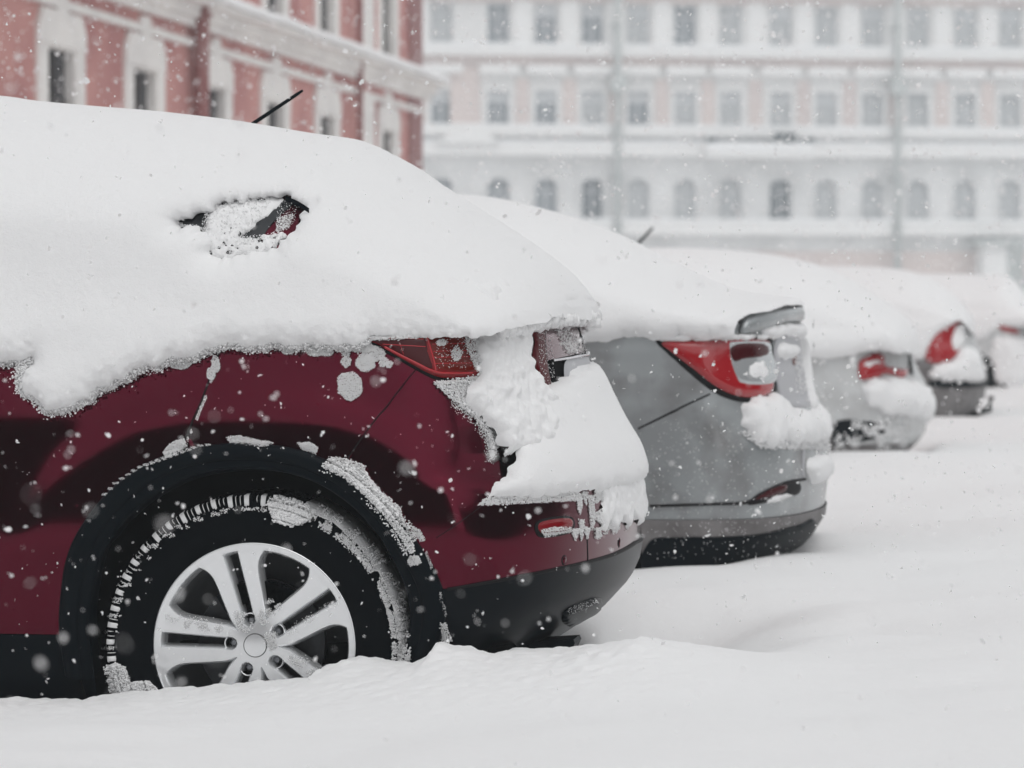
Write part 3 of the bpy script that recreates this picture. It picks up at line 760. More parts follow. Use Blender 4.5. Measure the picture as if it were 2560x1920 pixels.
# lumpy hem of the roof snow over the tailgate
hem = bot[(bot[:, 0] > e[-1][0] - .03) & (bot[:, 0] <= X0 + .01) & (bot[:, 1] > 1.0)]
hem = resample(hem, .002); Dh = .19
for sg, n_ in ((-1, 500), (1, 900)):
    k = rng.integers(0, len(hem), n_); Q = hem[k] + rng.normal(size=(n_, 2)) * .004
    dt = dist_poly(Q, top, False); gq = (1 - (1 - np.clip(dt / Dh, 0, 1)) ** 2.2) ** (1 / 2.2)
    y = YC + sg * (hw_body(Q[:, 0], Q[:, 1]) + .01) * gq * rng.uniform(.80, 1.0, n_)
    rr_ = rng.uniform(.007, .021, n_)
    grains(SN, np.c_[Q[:, 0] - .018 - rng.random(n_) * .02, y, Q[:, 1] + .010 - rng.random(n_) * .016], rr_)
yy_ = rng.uniform(YC - .45, YC + .60, 900); xx_ = X0 - .022 - .10 * ((yy_ - YC) / .6) ** 2 - rng.random(900) * .03
grains(SN, np.c_[xx_, yy_, 1.142 + rng.normal(size=900) * .008], rng.uniform(.006, .015, 900))
def grains_along(line_XZ, n, spread, rad, yfun, seed=0, inward=0.0):
    P = np.array(line_XZ); k = rng.integers(0, len(P) - 1, n); t = rng.random(n)[:, None]
    Q = P[k] * (1 - t) + P[k + 1] * t + rng.normal(size=(n, 2)) * spread
    Q[:, 1] += inward
    Q = Q[(Q[:, 0] > -2.6)]
    y = yfun(Q)
    return np.c_[Q[:, 0], y, Q[:, 1]]
def yside(Q):
    return YC - hw_body(Q[:, 0], Q[:, 1]) - rng.random(len(Q)) ** 2 * .010
em = (e[:, 0] > -2.6) & (e[:, 0] < XZ([(905, 850)], Y0)[0][0])
G = grains_along(e[em], 24000, .0055, .002, yside, inward=.004); grains(SN, G, rng.uniform(.0008, .0023, len(G)))
G = grains_along(e[em], 12000, .010, .002, yside, inward=.016)
G[:, 1] -= .016; grains(SN, G, rng.uniform(.0012, .003, len(G)))

# grains thrown onto the car through photo-traced areas: (they land on whatever surface is there)
bpy.context.view_layer.update()
def solid_bvh(root, skip=('snow_cover',)):
    V, F = [], []
    def rec(o):
        if o.type == 'MESH' and not o.name.startswith(skip):
            mw = np.array(o.matrix_world); co = np.empty(len(o.data.vertices) * 3); o.data.vertices.foreach_get('co', co)
            co = co.reshape(-1, 3) @ mw[:3, :3].T + mw[:3, 3]; n0 = sum(len(v) for v in V)
            V.append(co); F.extend([tuple(i + n0 for i in p.vertices) for p in o.data.polygons])
        for c in o.children: rec(c)
    rec(root)
    return BVHTree.FromPolygons([tuple(v) for v in np.concatenate(V)], F)
bvh_suv = solid_bvh(CAR)
GS = .5
def throw(acc, bv, poly, n, rad=(.0015, .0035), lift=.001, pile=0.0, soft=6, nsc=.02, thr=None, maxdepth=99):
    n = int(n * 2.1)
    poly = np.array(poly, float); lo, hi = poly.min(0) - soft, poly.max(0) + soft
    q = rng.uniform(lo, hi, (int(n * 2.2), 2))
    ins = in_poly(q, poly); d = dist_poly(q, poly)
    p = np.where(ins, 1, np.exp(-(d / (soft * .5 + 1e-6)) ** 2) * .6)
    if thr is not None: p = p * (fbm(np.c_[q, q[:, 0] * 0], nsc, 3, 9) > thr)
    q = q[rng.random(len(q)) < p][:n]; 
    out = []
    for x, y in q:
        r_ = ray(x, y); h = bv.ray_cast(Vector(CAM), Vector(r_))
        if h[0] is None or h[3] > maxdepth: continue
        nn = np.array(h[1]); 
        if nn @ r_ > 0: nn = -nn
        out.append(np.array(h[0]) + nn * (lift + rng.random() * pile))
    if out: grains(acc, out, rng.uniform(rad[0] * GS, rad[1] * GS, len(out)))
def blob(cx, cy, rx, ry=None, n=14, j=.15):
    ry = ry or rx
    return [(cx + rx * math.cos(a) * (1 + random.uniform(-j, j)), cy + ry * math.sin(a) * (1 + random.uniform(-j, j))) for a in np.linspace(0, 2 * math.pi, n + 1)[:-1]]
T_ = lambda *a, **k: throw(SN, bvh_suv, *a, **k)
# frosty window hole
T_([(505, 560), (530, 505), (640, 492), (684, 494), (668, 530), (640, 560), (616, 590), (650, 596), (700, 582), (715, 592), (690, 625), (640, 640), (545, 645), (520, 600)], 900, (.0015, .004), pile=.012, soft=3)
T_([(692, 545), (735, 535), (722, 572), (690, 580)], 260, (.0013, .003), soft=2)
T_([(700, 500), (745, 520), (735, 560), (690, 560)], 60, (.001, .003))
T_([(440, 560), (520, 575), (540, 640), (500, 620)], 400, (.002, .004), pile=.006)
def frost_sheet(px, h0, thr_lo, seed, nsc=85):
    P_ = rough(resample(XZ(px, Y0 + .215), .004, True), .006, 60, seed); v, f = fill2d(P_, (), .0042)
    gg = (1 - (1 - np.clip(dist_poly(v, btop, False) / .3, 0, 1)) ** 2.6) ** (1 / 2.6)
    Q = np.c_[v, v[:, 0] * 0]; nz = fbm(Q, nsc, 3, seed); d = dist_poly(v, P_)
    h = h0 * np.sqrt(np.clip(d / .02, 0, 1)) + .004 * nz * np.clip(d / .01, .3, 1)
    P3_ = np.stack([v[:, 0], YC - (hw_body(v[:, 0], v[:, 1]) * gg + .002 + h), v[:, 1]], 1)
    zz_ = v[f].mean(1)[:, 1]; t = thr_lo + .35 * (zz_ < np.median(zz_))
    keep = nz[f].mean(1) > t - .25 * 0
    SN.add(P3_, f[keep].tolist())
frost_sheet([(520, 545), (528, 508), (600, 494), (688, 496), (670, 530), (640, 558), (615, 590), (655, 592), (705, 580), (715, 590), (690, 628), (640, 645), (545, 650), (512, 605)], .012, -.95, 3)
# clumps on the quarter panel
for b, n in (((875, 965, 32, 38), 1500), ((915, 908, 24, 22), 800), ((960, 905, 12), 200), ((866, 905, 12), 220), ((448, 908, 30, 14), 650), ((790, 880, 22, 12), 450), ((815, 878, 18, 12), 350), ((935, 885, 26, 18), 600), ((865, 880, 12), 150), ((905, 870, 40, 10), 600), ((720, 878, 16, 8), 200), ((540, 912, 10, 20), 330), ((528, 935, 10, 16), 250), ((972, 912, 10, 8), 120)):
    T_(blob(*b), n, (.0013, .0028), pile=.005, soft=3)
for (x, y) in resample([(528, 945), (515, 985), (500, 1020), (480, 1070), (466, 1096)], 9):
    if random.random() < .6: T_(blob(x + 3, y, 3, 5), 22, (.001, .002), soft=2)
T_([(410, 1130), (425, 1112), (440, 1102), (462, 1098), (468, 1115), (455, 1125), (440, 1135), (415, 1145)], 750, (.0015, .003), pile=.007, soft=3)
T_([(570, 1093), (600, 1090), (640, 1100), (682, 1108), (670, 1116), (600, 1110), (575, 1108)], 700, (.0015, .003), pile=.008, soft=3)
T_([(745, 1108), (775, 1106), (795, 1120), (790, 1135), (760, 1125)], 420, (.0015, .003), pile=.008, soft=3)
# thick snow on the rear of the arch
T_([(805, 1170), (830, 1145), (870, 1148), (912, 1165), (925, 1195), (960, 1235), (1000, 1270), (1012, 1310), (1030, 1345), (1035, 1380), (1020, 1385), (1000, 1350), (975, 1310), (940, 1270), (900, 1230), (860, 1195)], 3800, (.0018, .0045), pile=.016, soft=4)
T_([(815, 1165), (870, 1155), (915, 1180), (955, 1240), (1000, 1280), (985, 1300), (930, 1250), (870, 1195)], 1300, (.004, .008), pile=.014, soft=2)
T_(blob(1037, 1400, 14, 12), 260, (.0015, .003), pile=.006, soft=3)
T_([(1030, 1315), (1050, 1325), (1062, 1350), (1052, 1352), (1035, 1330)], 250, (.0015, .003), pile=.006, soft=3)
for (x, y) in resample([(262, 1236), (290, 1208), (320, 1186), (350, 1168), (500, 1114), (520, 1112)], 16): T_(blob(x, y, 7, 3), 26, (.001, .002), soft=2)
for (x, y) in resample([(1066, 1385), (1078, 1415)], 10): T_(blob(x, y, 3, 7), 16, (.001, .002), soft=2)
T_([(1095, 1480), (1102, 1482), (1118, 1540), (1112, 1540)], 60, (.001, .002), soft=2)
T_([(1102, 1560), (1112, 1555), (1128, 1600), (1118, 1620), (1104, 1600)], 220, (.0015, .003), pile=.003, soft=4)
# tail light frost
T_([(1160, 830), (1200, 838), (1260, 850), (1200, 940), (1180, 900), (1165, 870)], 900, (.002, .004), pile=.006, soft=5)
T_(blob(1103, 858, 11, 8), 120, (.0015, .003), pile=.004, soft=3); T_(blob(1140, 885, 12, 18), 180, (.0015, .003), pile=.004, soft=3)
T_([(1085, 850), (1190, 845), (1190, 920), (1090, 920)], 70, (.001, .0025), soft=4)
T_([(905, 836), (1215, 828), (1215, 842), (1100, 842), (1000, 846), (912, 850)], 1500, (.002, .004), pile=.004, soft=3)
# rear corner fringe
T_([(1085, 958), (1130, 950), (1190, 938), (1230, 950), (1250, 1080), (1225, 1145), (1215, 1090), (1180, 1040), (1130, 1000)], 4200, (.0018, .0045), pile=.010, soft=6)
T_([(1130, 1010), (1190, 1060), (1215, 1100), (1225, 1150), (1240, 1130), (1200, 1040)], 900, (.0015, .003), soft=14, thr=.0)
T_([(1195, 1262), (1215, 1245), (1330, 1240), (1440, 1228), (1445, 1250), (1330, 1256), (1215, 1262)], 1300, (.0015, .004), pile=.006, soft=4)
# drips of wind-blown snow over the rear bumper
for x, y0, y1, w in ((1446, 1235, 1285, 7), (1460, 1230, 1262, 6), (1476, 1240, 1325, 7), (1452, 1300, 1350, 6), (1438, 1322, 1350, 9), (1466, 1318, 1345, 7)):
    b_ = random.uniform(-4, 4)
    T_([(x - w, y0), (x + w, y0), (x + w * .8 + b_, y1 - 18), (x + b_, y1), (x - w * .6 + b_, y1 - 12)], int((y1 - y0) * w * .6), (.0015, .0034), pile=.003, soft=3)
T_([(1486, 1222), (1602, 1185), (1612, 1290), (1560, 1322), (1488, 1345)], 5200, (.0014, .0034), pile=.004, soft=5, nsc=.045, thr=-.22)
dr = suv.szs([(1500, 1215), (1560, 1200), (1604, 1185), (1610, 1230), (1607, 1285), (1590, 1312), (1578, 1280), (1566, 1318), (1550, 1295), (1535, 1330), (1522, 1290), (1508, 1336), (1498, 1280), (1506, 1250)])
suv.patch(SN, rough(resample(dr, .004, True), .007, 50, 77), sp=.006, T=.012, lam=.02, namp=.004, nsc=50, seed=12, dloop=dr)
ov = np.r_[[(.36, 1.095)], [(x, 1.135) for x in np.linspace(.5, L - .5, 20)], [(L - .2, 1.09), (L + .25, 1.07), (L + .25, 1.20), (.36, 1.20)]]
suvS.patch(SN, rough(resample(ov, .006, True), .010, 30, 15), sp=.012, lift=.01, T=.070, lam=.06, namp=.006, nsc=35, seed=14)
T_([(1352, 1325), (1380, 1318), (1425, 1318), (1425, 1330), (1358, 1342)], 330, (.0015, .003), pile=.004, soft=2)
T_([(1415, 1528), (1440, 1512), (1488, 1498), (1492, 1504), (1470, 1518), (1425, 1535)], 90, (.001, .0025), pile=.002, soft=3)
# tailgate specks
T_([(1345, 820), (1380, 830), (1385, 960), (1350, 950)], 110, (.0012, .003), soft=3)
T_([(1385, 818), (1410, 815), (1440, 850), (1436, 885), (1420, 885), (1405, 860)], 260, (.002, .004), pile=.004, soft=4)
T_([(1375, 806), (1450, 800), (1500, 815), (1500, 835), (1440, 815), (1376, 818)], 120, (.002, .004), pile=.004, soft=6)
T_([(1440, 840), (1480, 870), (1490, 884), (1445, 885)], 110, (.0012, .003), soft=3)
T_([(1395, 975), (1420, 960), (1425, 1010), (1410, 1005)], 130, (.001, .0025), soft=4)
# spokes and hub
for p, n in (([(652, 1520), (672, 1500), (700, 1510), (690, 1530), (660, 1560), (652, 1555)], 380), ([(415, 1538), (460, 1545), (560, 1562), (570, 1575), (540, 1580), (440, 1560)], 420), ([(588, 1532), (625, 1535), (632, 1560), (615, 1580), (595, 1565)], 200), ([(665, 1588), (700, 1582), (700, 1610), (680, 1620), (665, 1605)], 350), ([(720, 1640), (760, 1650), (810, 1690), (790, 1700), (740, 1665)], 450), ([(815, 1515), (845, 1505), (790, 1545), (720, 1585), (725, 1575)], 260)):
    T_(p, n, (.0014, .003), pile=.005, soft=8, nsc=.06, thr=-.15)
# tyre: packed snow between the shoulder lugs, a lump, and the snow on the tread
bpy.context.view_layer.update()
wc = (627, 1626); Rp = 386
nl = 54
def wpt(r, a, y): return (XW + r * math.cos(a), Y0 + .045 + y, ZW + r * math.sin(a))
RT = .362
for k in range(nl):
    for da, wd, r0, r1, pr_ in ((.72, .30, .331, .3605, 1), (.225, .045, .338, .3585, .9), (.495, .045, .338, .3585, .9)):
        a = (k + da) / nl * 360
        if not (62 < a < 212) or random.random() > pr_: continue
        a0 = R(a) ; a1 = R(a + wd / nl * 360)
        r0_ = r0 + random.uniform(-.006, .008); m = 5; V = []
        for i_ in range(m + 1):
            t = a0 + (a1 - a0) * i_ / m; jt = random.uniform(-.003, .003); ed = -.004 if i_ in (0, m) else 0
            V += [wpt(r0_ + jt, t, .001), wpt(r0_ + jt + .004, t, -.0065 - ed * .6), wpt((r0_ + r1) / 2, t, -.0075 - ed * .5), wpt(r1 - .002, t, -.003), wpt(r1 + ed * .3, t, .006), wpt(r1 + .001, t, .03)]
        F = [(i_ * 6 + q_, i_ * 6 + q_ + 1, (i_ + 1) * 6 + q_ + 1, (i_ + 1) * 6 + q_) for i_ in range(m) for q_ in range(5)]
        SN.add(V, [t_ for f in F for t_ in ((f[0], f[1], f[2]), (f[0], f[2], f[3]))])
    a = (k + .86) / nl * 360
    if 62 < a < 212: T_(blob(wc[0] + Rp * .915 * math.cos(R(a)), wc[1] - Rp * .915 * math.sin(R(a)), 20, 4, 8), 38, (.0014, .0034), soft=4, nsc=.05, thr=-.1)
T_([(672, 1262), (690, 1250), (730, 1258), (770, 1275), (775, 1300), (735, 1312), (690, 1300)], 1800, (.003, .007), pile=.016, soft=5)
inner, outer_ = [], []
for a in np.linspace(66, -14, 40):
    inner.append((wc[0] + Rp * .915 * math.cos(R(a)), wc[1] - Rp * .915 * math.sin(R(a))))
    outer_.append((wc[0] + 8 + Rp * 1.01 * math.cos(R(a)), wc[1] - 4 - Rp * 1.01 * math.sin(R(a))))
T_(inner + outer_[::-1], 11000, (.0018, .0042), pile=.007, soft=5, nsc=.05, thr=-.3)
TS = Acc()
prof = [(.351, -.002), (.360, .006), (.3665, .02), (.3675, .05), (.3675, .17), (.362, .20)]
seg = 90; V = []
for k in range(seg + 1):
    a = R(70) + (R(-20) - R(70)) * k / seg
    for r_, y_ in prof:
        jr = .003 * fbm(np.array([[a * 6, y_ * 20, 1]]), 1.5, 3, 4)[0]
        V.append((XW + (r_ + jr + .003 * math.sin(k * .3) * .3) * math.cos(a), Y0 + .045 + y_, ZW + (r_ + jr) * math.sin(a)))
n = len(prof); TS.add(V, [(k * n + i, k * n + i + 1, (k + 1) * n + i + 1, (k + 1) * n + i) for k in range(seg) for i in range(n - 1)])
SN.add(np.concatenate(TS.V), TS.F and [t for f in TS.F for t in ((f[0], f[1], f[2]), (f[0], f[2], f[3]))])
T_([(268, 1665), (290, 1658), (315, 1668), (325, 1700), (320, 1740), (285, 1745), (268, 1700)], 1500, (.002, .005), pile=.014, soft=3)
T_([(315, 1720), (335, 1705), (370, 1703), (395, 1728), (380, 1745), (320, 1745)], 1300, (.002, .005), pile=.014, soft=3)

# rear corner snow and the thick shelf on the bumper: swollen sheets
cp = suv.szs(smooth_poly([(1205, 822), (1265, 800), (1310, 792), (1316, 840), (1312, 880), (1320, 925), (1338, 965), (1385, 1000), (1440, 1040), (1420, 1100), (1340, 1130), (1262, 1132), (1236, 1140), (1222, 1100), (1202, 1062), (1175, 1030), (1150, 985), (1180, 955), (1188, 915), (1175, 870)], 8, True))
suvS.patch(SN, rough(resample(cp, .006, True), .009, 45, 21), sp=.0055, lift=.0, T=.042, lam=.06, namp=.0085, nsc=45, seed=5, dloop=cp)
z1 = suv.sz(1250, 1250)[1]
A_ = suv.szs(smooth_poly([(1300, 1085), (1262, 1120), (1250, 1160), (1248, 1200), (1222, 1245)], 8))
B_ = suv.szs([(1222, 1248), (1330, 1245), (1440, 1236)])
sh = np.r_[[(.50, .93)], A_, B_[1:], [(L * .5, .700), (L * .8, .71), (L * .86, .80), (L * .75, .99), (L * .5, 1.0)]]
sh = smooth_poly(sh, .01, True)
suvS.patch(SN, rough(sh, .007, 40, 31), sp=.014, lift=.0, T=.045, lam=.10, namp=.003, nsc=7, seed=6, dloop=sh)
cx_ = suv.szs(smooth_poly([(1425, 1000), (1418, 925), (1495, 912), (1520, 960), (1560, 1020), (1560, 1080), (1440, 1080)], 8, True))
suv.patch(SN, cx_, sp=.016, lift=.004, T=.018, lam=.04, namp=.003, seed=8)
snow_o = SN.build('snow_cover', M['snow'], CAR)
EXPO = 0.15
# ------------------------------------------------------------------ the other cars
def sedan(label, Y0, W, XR, top_px, edge_px, paint, lowz, inset, belt=1.10, bump_z=.62, length=4.3, wx=.92, Tn=.06, names=True, wr=.31, seed=0, Dz=((1.0, 1.3), (.2, .36)), low_mat='black', antenna=None):
    root = empty('car', label, 'car', 'snow-covered cars parked in a row')
    def off(X, z): return np.interp(z, [.2, .3, .45, .6, .8, .85, 1.0, belt, 1.6], [.07, .04, .015, .006, .006, .012, .03, .05, .30])
    sh = Shell(Y0, W, XR, .45, inset, off, L=2.1); sh.make_bvh(.2, 1.25)
    Yc = sh.Yc; mx = XR - length / 2
    Ls = sh.L; mr = lambda a: np.array([(Ls - p[0], p[1]) for p in a][::-1])
    xw = XR - wx; sw = xw - XR + .45; SFm = -(length / 2 - .45) ; ar = wr + .075
    ca = math.asin(min(1, (.2 - wr) / ar)) if .2 < wr else 0
    arc = np.array([(sw + ar * math.cos(a), wr + ar * math.sin(a)) for a in np.linspace(math.pi - ca, ca, 26)])
    sideN = np.r_[[(SFm, .2)], arc]
    hull = np.r_[sideN, [(.25, .2), (Ls - .25, .2)], mr(sideN), [(Ls - SFm, belt), (SFm, belt)]]
    def cut(z0, z1):
        out = []
        pts = resample(hull, .02, True)
        return np.c_[pts[:, 0], np.clip(pts[:, 1], z0, z1)]
    def part(name, z0, z1, mt, lift=0.0):
        a = Acc(); v, f = fill2d(resample(hull, .025, True), (), .04)
        cz = v[f].mean(1)[:, 1]; f = f[(cz >= z0) & (cz < z1)]
        v[:, 1] = np.clip(v[:, 1], z0 - .012, z1 + .012)
        P = sh.S(v[:, 0], v[:, 1]) + sh.N(v[:, 0], v[:, 1]) * lift
        a.add(P, f.tolist()); a.build(name, M[mt], root)
    part('body', lowz, 2, paint); part('lower_bumper', 0, lowz, low_mat, .006)
    fr = Shell(Y0, W, XR, .45, inset, off, L=2.1, mirrorX=mx)
    fa = Acc(); fr.patch(fa, resample([p for p in hull], .05, True), sp=.07); fa.build('front_body', M[paint], root)
    top = XZ(top_px, Yc)[::-1]
    xf = XR - length; zt = top[-1][1]
    top = np.r_[top, [(xf + 1.45, zt - .08), (xf + .95, 1.15), (xf + .4, 1.05), (xf + .08, .95), (xf + .02, .8)]]
    top = smooth_poly(top, .03)
    bot = np.r_[[tuple(top[-1])], [(xf + .4, .95), (xf + 1.0, belt - .02)], XZ(edge_px, Y0), [tuple(top[0])]]
    bot = rough(resample(bot, .012), .008, 25, seed, False)
    def hwf(X, z): return W / 2 - off(X, z)
    # glasshouse under the snow
    cen = top - np.array([0, .11]); cen = cen[cen[:, 1] > belt - .05]
    cen = cen[(cen[:, 0] < XR - .2)]
    cb = Acc(); inflate(cb, cen, resample([tuple(cen[-1]), tuple(cen[0])], .05), Yc, lambda X, z: hwf(X, z) - .03, D=.3, n=2.4, sp=.08); cb.build('cabin', M[paint], root)
    acc = Acc()
    def Tf(X, z, db):
        k = np.clip(db / .07, 0, 1); return .004 + Tn * np.sqrt(1 - (1 - k) ** 2)
    def infl():
        loop = np.r_[top, bot[1:-1]]
        inflate(acc, top, bot, Yc, hwf, D=lambda z: np.interp(z, [belt + .02, belt + .25], [.13, .36]), n=2.2, sp=.035, Tfun=Tf, namp=.012, nsc=3, seed=seed)
    infl()
    for sg in (1, -1):
        for xx in (xw, XR - length + .85):
            wheel(root, xx, (Y0 + .04) if sg > 0 else (2 * Yc - Y0 - .04), wr, wr, wr * .66, False, 0, face=-sg)
            h = Acc(); h.lathe([(ar + .01, 0), (ar + .01, .3), (0, .3)], 30, R(-30), R(210)); yb = Y0 + .03 if sg > 0 else 2 * Yc - Y0 - .03
            h.V = [x * np.array([1, sg, 1]) + np.array([xx, yb, wr]) for x in h.V]; h.build('wheel_housing', M['well'], root)
    fl = Acc(); fl.box((XR - length / 2, Yc, .28), (length - .6, W - .4, .05)); fl.build('floor_pan', M['well'], root)
    return root, sh, acc, mr
ins_s = ([.2, .27, .34, .42, .55, .62, .70, .76, .84, 1.0, 1.06, 1.12, 1.3], [.32, .2, .08, .015, .0, .0, .005, .04, .075, .10, .105, .10, .16])

# silver saloon, second in the row
top2 = [(900, 478), (1050, 482), (1180, 487), (1260, 498), (1350, 519), (1440, 545), (1520, 573), (1580, 600), (1640, 632), (1720, 672), (1800, 708), (1860, 728), (1950, 740), (1985, 744), (2004, 752), (2008, 764)]
edge2 = [(900, 870), (1300, 862), (1500, 854), (1650, 851), (1780, 846), (1836, 840), (1846, 806), (1868, 782), (1930, 772), (1960, 769)]
c2, s2, a2, mr2 = sedan('silver saloon with a large red tail light, parked second behind the maroon SUV', 11.0, 1.74, -.73, top2, edge2, 'silver', .455, ins_s, wx=.93, seed=40, low_mat='grime')
P2 = lambda px, name, mt, lift, T, **k: lens_patch(s2, k.pop('par', c2), px, name, mt, lift, T, **k)[0]
P2([(1640, 850), (1700, 842), (1915, 838), (1930, 865), (1938, 930), (1936, 992), (1880, 1006), (1830, 1000), (1780, 978), (1720, 930), (1670, 885)], 'light_gasket', 'maroon_dark', .001, .003)
l2 = P2([(1656, 857), (1720, 852), (1905, 850), (1918, 870), (1925, 930), (1924, 982), (1880, 994), (1835, 988), (1788, 966), (1730, 920), (1682, 883)], 'tail_light', 'red2', .004, .014, lam=.03)
P2([(1816, 862), (1830, 856), (1905, 856), (1918, 880), (1926, 955), (1850, 962), (1830, 940), (1818, 900)], 'reverse_lens', 'clearlens', .017, .004, par=l2)
P2([(1822, 866), (1898, 862), (1904, 890), (1850, 900), (1824, 905)], 'inner_lens', 'red_dark', .0205, .002, par=l2)
P2([(1848, 832), (1856, 800), (1880, 785), (1950, 768), (2040, 758), (2060, 800), (1960, 806), (1880, 832)], 'boot_lip', 'silver', .006, .02, lam=.03)
P2([(1868, 1262), (1895, 1240), (1930, 1218), (1990, 1205), (1994, 1232), (1940, 1250)], 'reflector_frame', 'maroon_dark', .006, .002)
P2([(1884, 1248), (1905, 1232), (1935, 1218), (1962, 1212), (1955, 1230), (1915, 1243)], 'rear_reflector', 'red_dark', .008, .004)
P2([(1938, 850), (2020, 840), (2032, 1000), (1975, 1015), (1945, 980)], 'number_plate', 'plate', .002, .004)
q = Acc(); s2.ribbon(q, s2.szs(smooth_poly([(1595, 1072), (1650, 1045), (1710, 1015), (1775, 985)], 8)), .007, .001); q.build('bumper_seam_fold', M['maroon_dark'], c2)
q = Acc(); s2.ribbon(q, s2.szs(smooth_poly([(1625, 1265), (1700, 1263), (1790, 1260), (1865, 1256), (1900, 1236), (1960, 1208), (2010, 1198)], 8)), .009, .008); q.build('bumper_trim_line', M['maroon_dark'], c2)
q = Acc(); s2.ribbon(q, s2.szs([(2008, 1100), (2008, 1140), (2006, 1190)]), .02, .004); q.build('bumper_edge', M['plate'], c2)
P2([(1625, 1352), (1700, 1342), (1800, 1340), (1900, 1332), (1990, 1312), (2030, 1300), (2030, 1380), (1900, 1420), (1625, 1430)], 'rear_valance', 'black', .009, .004)
P2([(1976, 882), (1983, 880), (1984, 911), (1977, 912)], 'orange_marker', 'amber', .008, .004, sm_=3)
def shelf(sh, acc, px, T, lam, seed=0, mr=None, r_=.006, na=.005, tail=None):
    lp = sh.szs(smooth_poly(px, 8, True)) if tail is None else smooth_poly(np.r_[sh.szs(px), tail], .02, True); sh.patch(acc, rough(resample(lp, .01, True), r_, 30, seed), sp=.016, T=T, lam=lam, namp=na, nsc=14, seed=seed)
shelf(s2, a2, [(2040, 1106), (2000, 1112), (1960, 1104), (1930, 1116), (1905, 1100), (1890, 1104), (1878, 1078), (1868, 1085), (1852, 1062), (1855, 1020), (1875, 995), (1905, 985), (1945, 992), (1975, 1022), (2005, 1030), (2045, 1020)], .045, .06, 3, r_=.014, na=.010, tail=[(s2.L * .62, .82), (s2.L * .72, .78), (s2.L * .70, .70), (s2.L * .6, .705)])
shelf(s2, a2, [(2050, 1020), (2058, 900), (2064, 840)], .03, .05, 11, r_=.008, tail=[(s2.L * .56, 1.06), (s2.L * .64, 1.0), (s2.L * .64, .8)])
shelf(s2, a2, [(1905, 828), (1920, 812), (2050, 806), (2040, 850), (1960, 842), (1925, 850)], .035, .04, 4)
shelf(s2, a2, [(1940, 862), (1975, 858), (1985, 880), (1975, 898), (1945, 896)], .03, .03, 5)
shelf(s2, a2, [(1842, 912), (1860, 905), (1900, 885), (1918, 888), (1922, 952), (1852, 958), (1832, 935)], .02, .03, 6)
shelf(s2, a2, [(2018, 1150), (2070, 1140), (2070, 1190), (2030, 1210)], .03, .04, 7)
shelf(s2, a2, [(1900, 1246), (1970, 1230), (1985, 1240), (1960, 1250), (1905, 1256)], .015, .02, 8)
shelf(s2, a2, [(1640, 840), (1930, 836), (1915, 852), (1800, 854), (1650, 858)], .03, .02, 9)
bvh2 = solid_bvh(c2)
throw(a2, bvh2, [(1620, 1060), (2000, 1050), (2000, 1400), (1640, 1400)], 260, (.0015, .004))
throw(a2, bvh2, [(1850, 1080), (2080, 1090), (2070, 1125), (1900, 1118)], 900, (.003, .007), pile=.01)
throw(a2, bvh2, [(1985, 850), (2035, 850), (2030, 1000), (1990, 1005)], 160, (.003, .007), pile=.004, thr=.1)
for px_ in ([(2050, 800), (2080, 797), (2082, 815), (2052, 817)], [(2058, 861), (2082, 859), (2082, 876), (2060, 878)]):
    P2(px_, 'boot_lamp', 'black', .05, .004, sm_=3)
a2.build('snow_cover', M['snow'], c2)

# low white car, third
top3 = [(1300, 640), (1500, 624), (1650, 619), (1800, 623), (1900, 632), (2000, 650), (2080, 675), (2150, 712), (2220, 758), (2275, 800), (2295, 840), (2300, 880)]
edge3 = [(1500, 900), (1900, 900), (2100, 895), (2150, 884), (2200, 872), (2230, 880)]
c3, s3, a3, mr3 = sedan('low pale car with small red tail light, third in the row', 18.5, 1.68, -.63, top3, edge3, 'whitecar', .50, ins_s, belt=.98, wx=1.1, length=4.0, seed=50, Tn=.07, low_mat='grime')
P3 = lambda px, name, mt, lift, T, **k: lens_patch(s3, k.pop('par', c3), px, name, mt, lift, T, sp=.02, **k)[0]
l3 = P3([(2145, 915), (2150, 900), (2172, 888), (2190, 880), (2205, 890), (2210, 915), (2262, 925), (2258, 945), (2215, 935), (2190, 946), (2150, 948)], 'tail_light', 'red2', .004, .02)
shelf(s3, a3, [(2150, 905), (2190, 895), (2208, 905), (2200, 918), (2160, 920)], .03, .03, 2, r_=.01)
shelf(s3, a3, [(2155, 955), (2220, 945), (2275, 955), (2330, 985), (2330, 1050), (2270, 1040), (2210, 1030), (2165, 1000)], .07, .09, 3, r_=.02, na=.014)
P3([(2100, 1050), (2200, 1045), (2320, 1045), (2320, 1110), (2210, 1110), (2100, 1110)], 'rear_valance', 'whitecar', .004, .003)
P3([(2085, 1060), (2120, 1048), (2165, 1053), (2200, 1050), (2216, 1066), (2200, 1088), (2170, 1100), (2120, 1110), (2085, 1114)], 'valance_dark_patch', 'black', .009, .003)  # irregular black patch low on the rear valance
P3([(2270, 885), (2276, 890), (2282, 940), (2272, 935)], 'panel_gap', 'maroon_dark', .004, .003)
bvh3 = solid_bvh(c3)
throw(a3, bvh3, [(2090, 1060), (2260, 1050), (2260, 1115), (2090, 1115)], 420, (.006, .016), pile=.01, soft=10, nsc=.05, thr=-.05)
a3.build('snow_cover', M['snow'], c3)
an = Acc(); x0, z0 = onY(1598, 606, s3.Yc); x1, z1 = onY(1632, 569, s3.Yc)
an.tube([(x0 - .05, s3.Yc, z0 - .06), (x0, s3.Yc, z0), (x1, s3.Yc, z1)], [.009, .009, .007], 8); an.build('antenna', M['black'], c3)

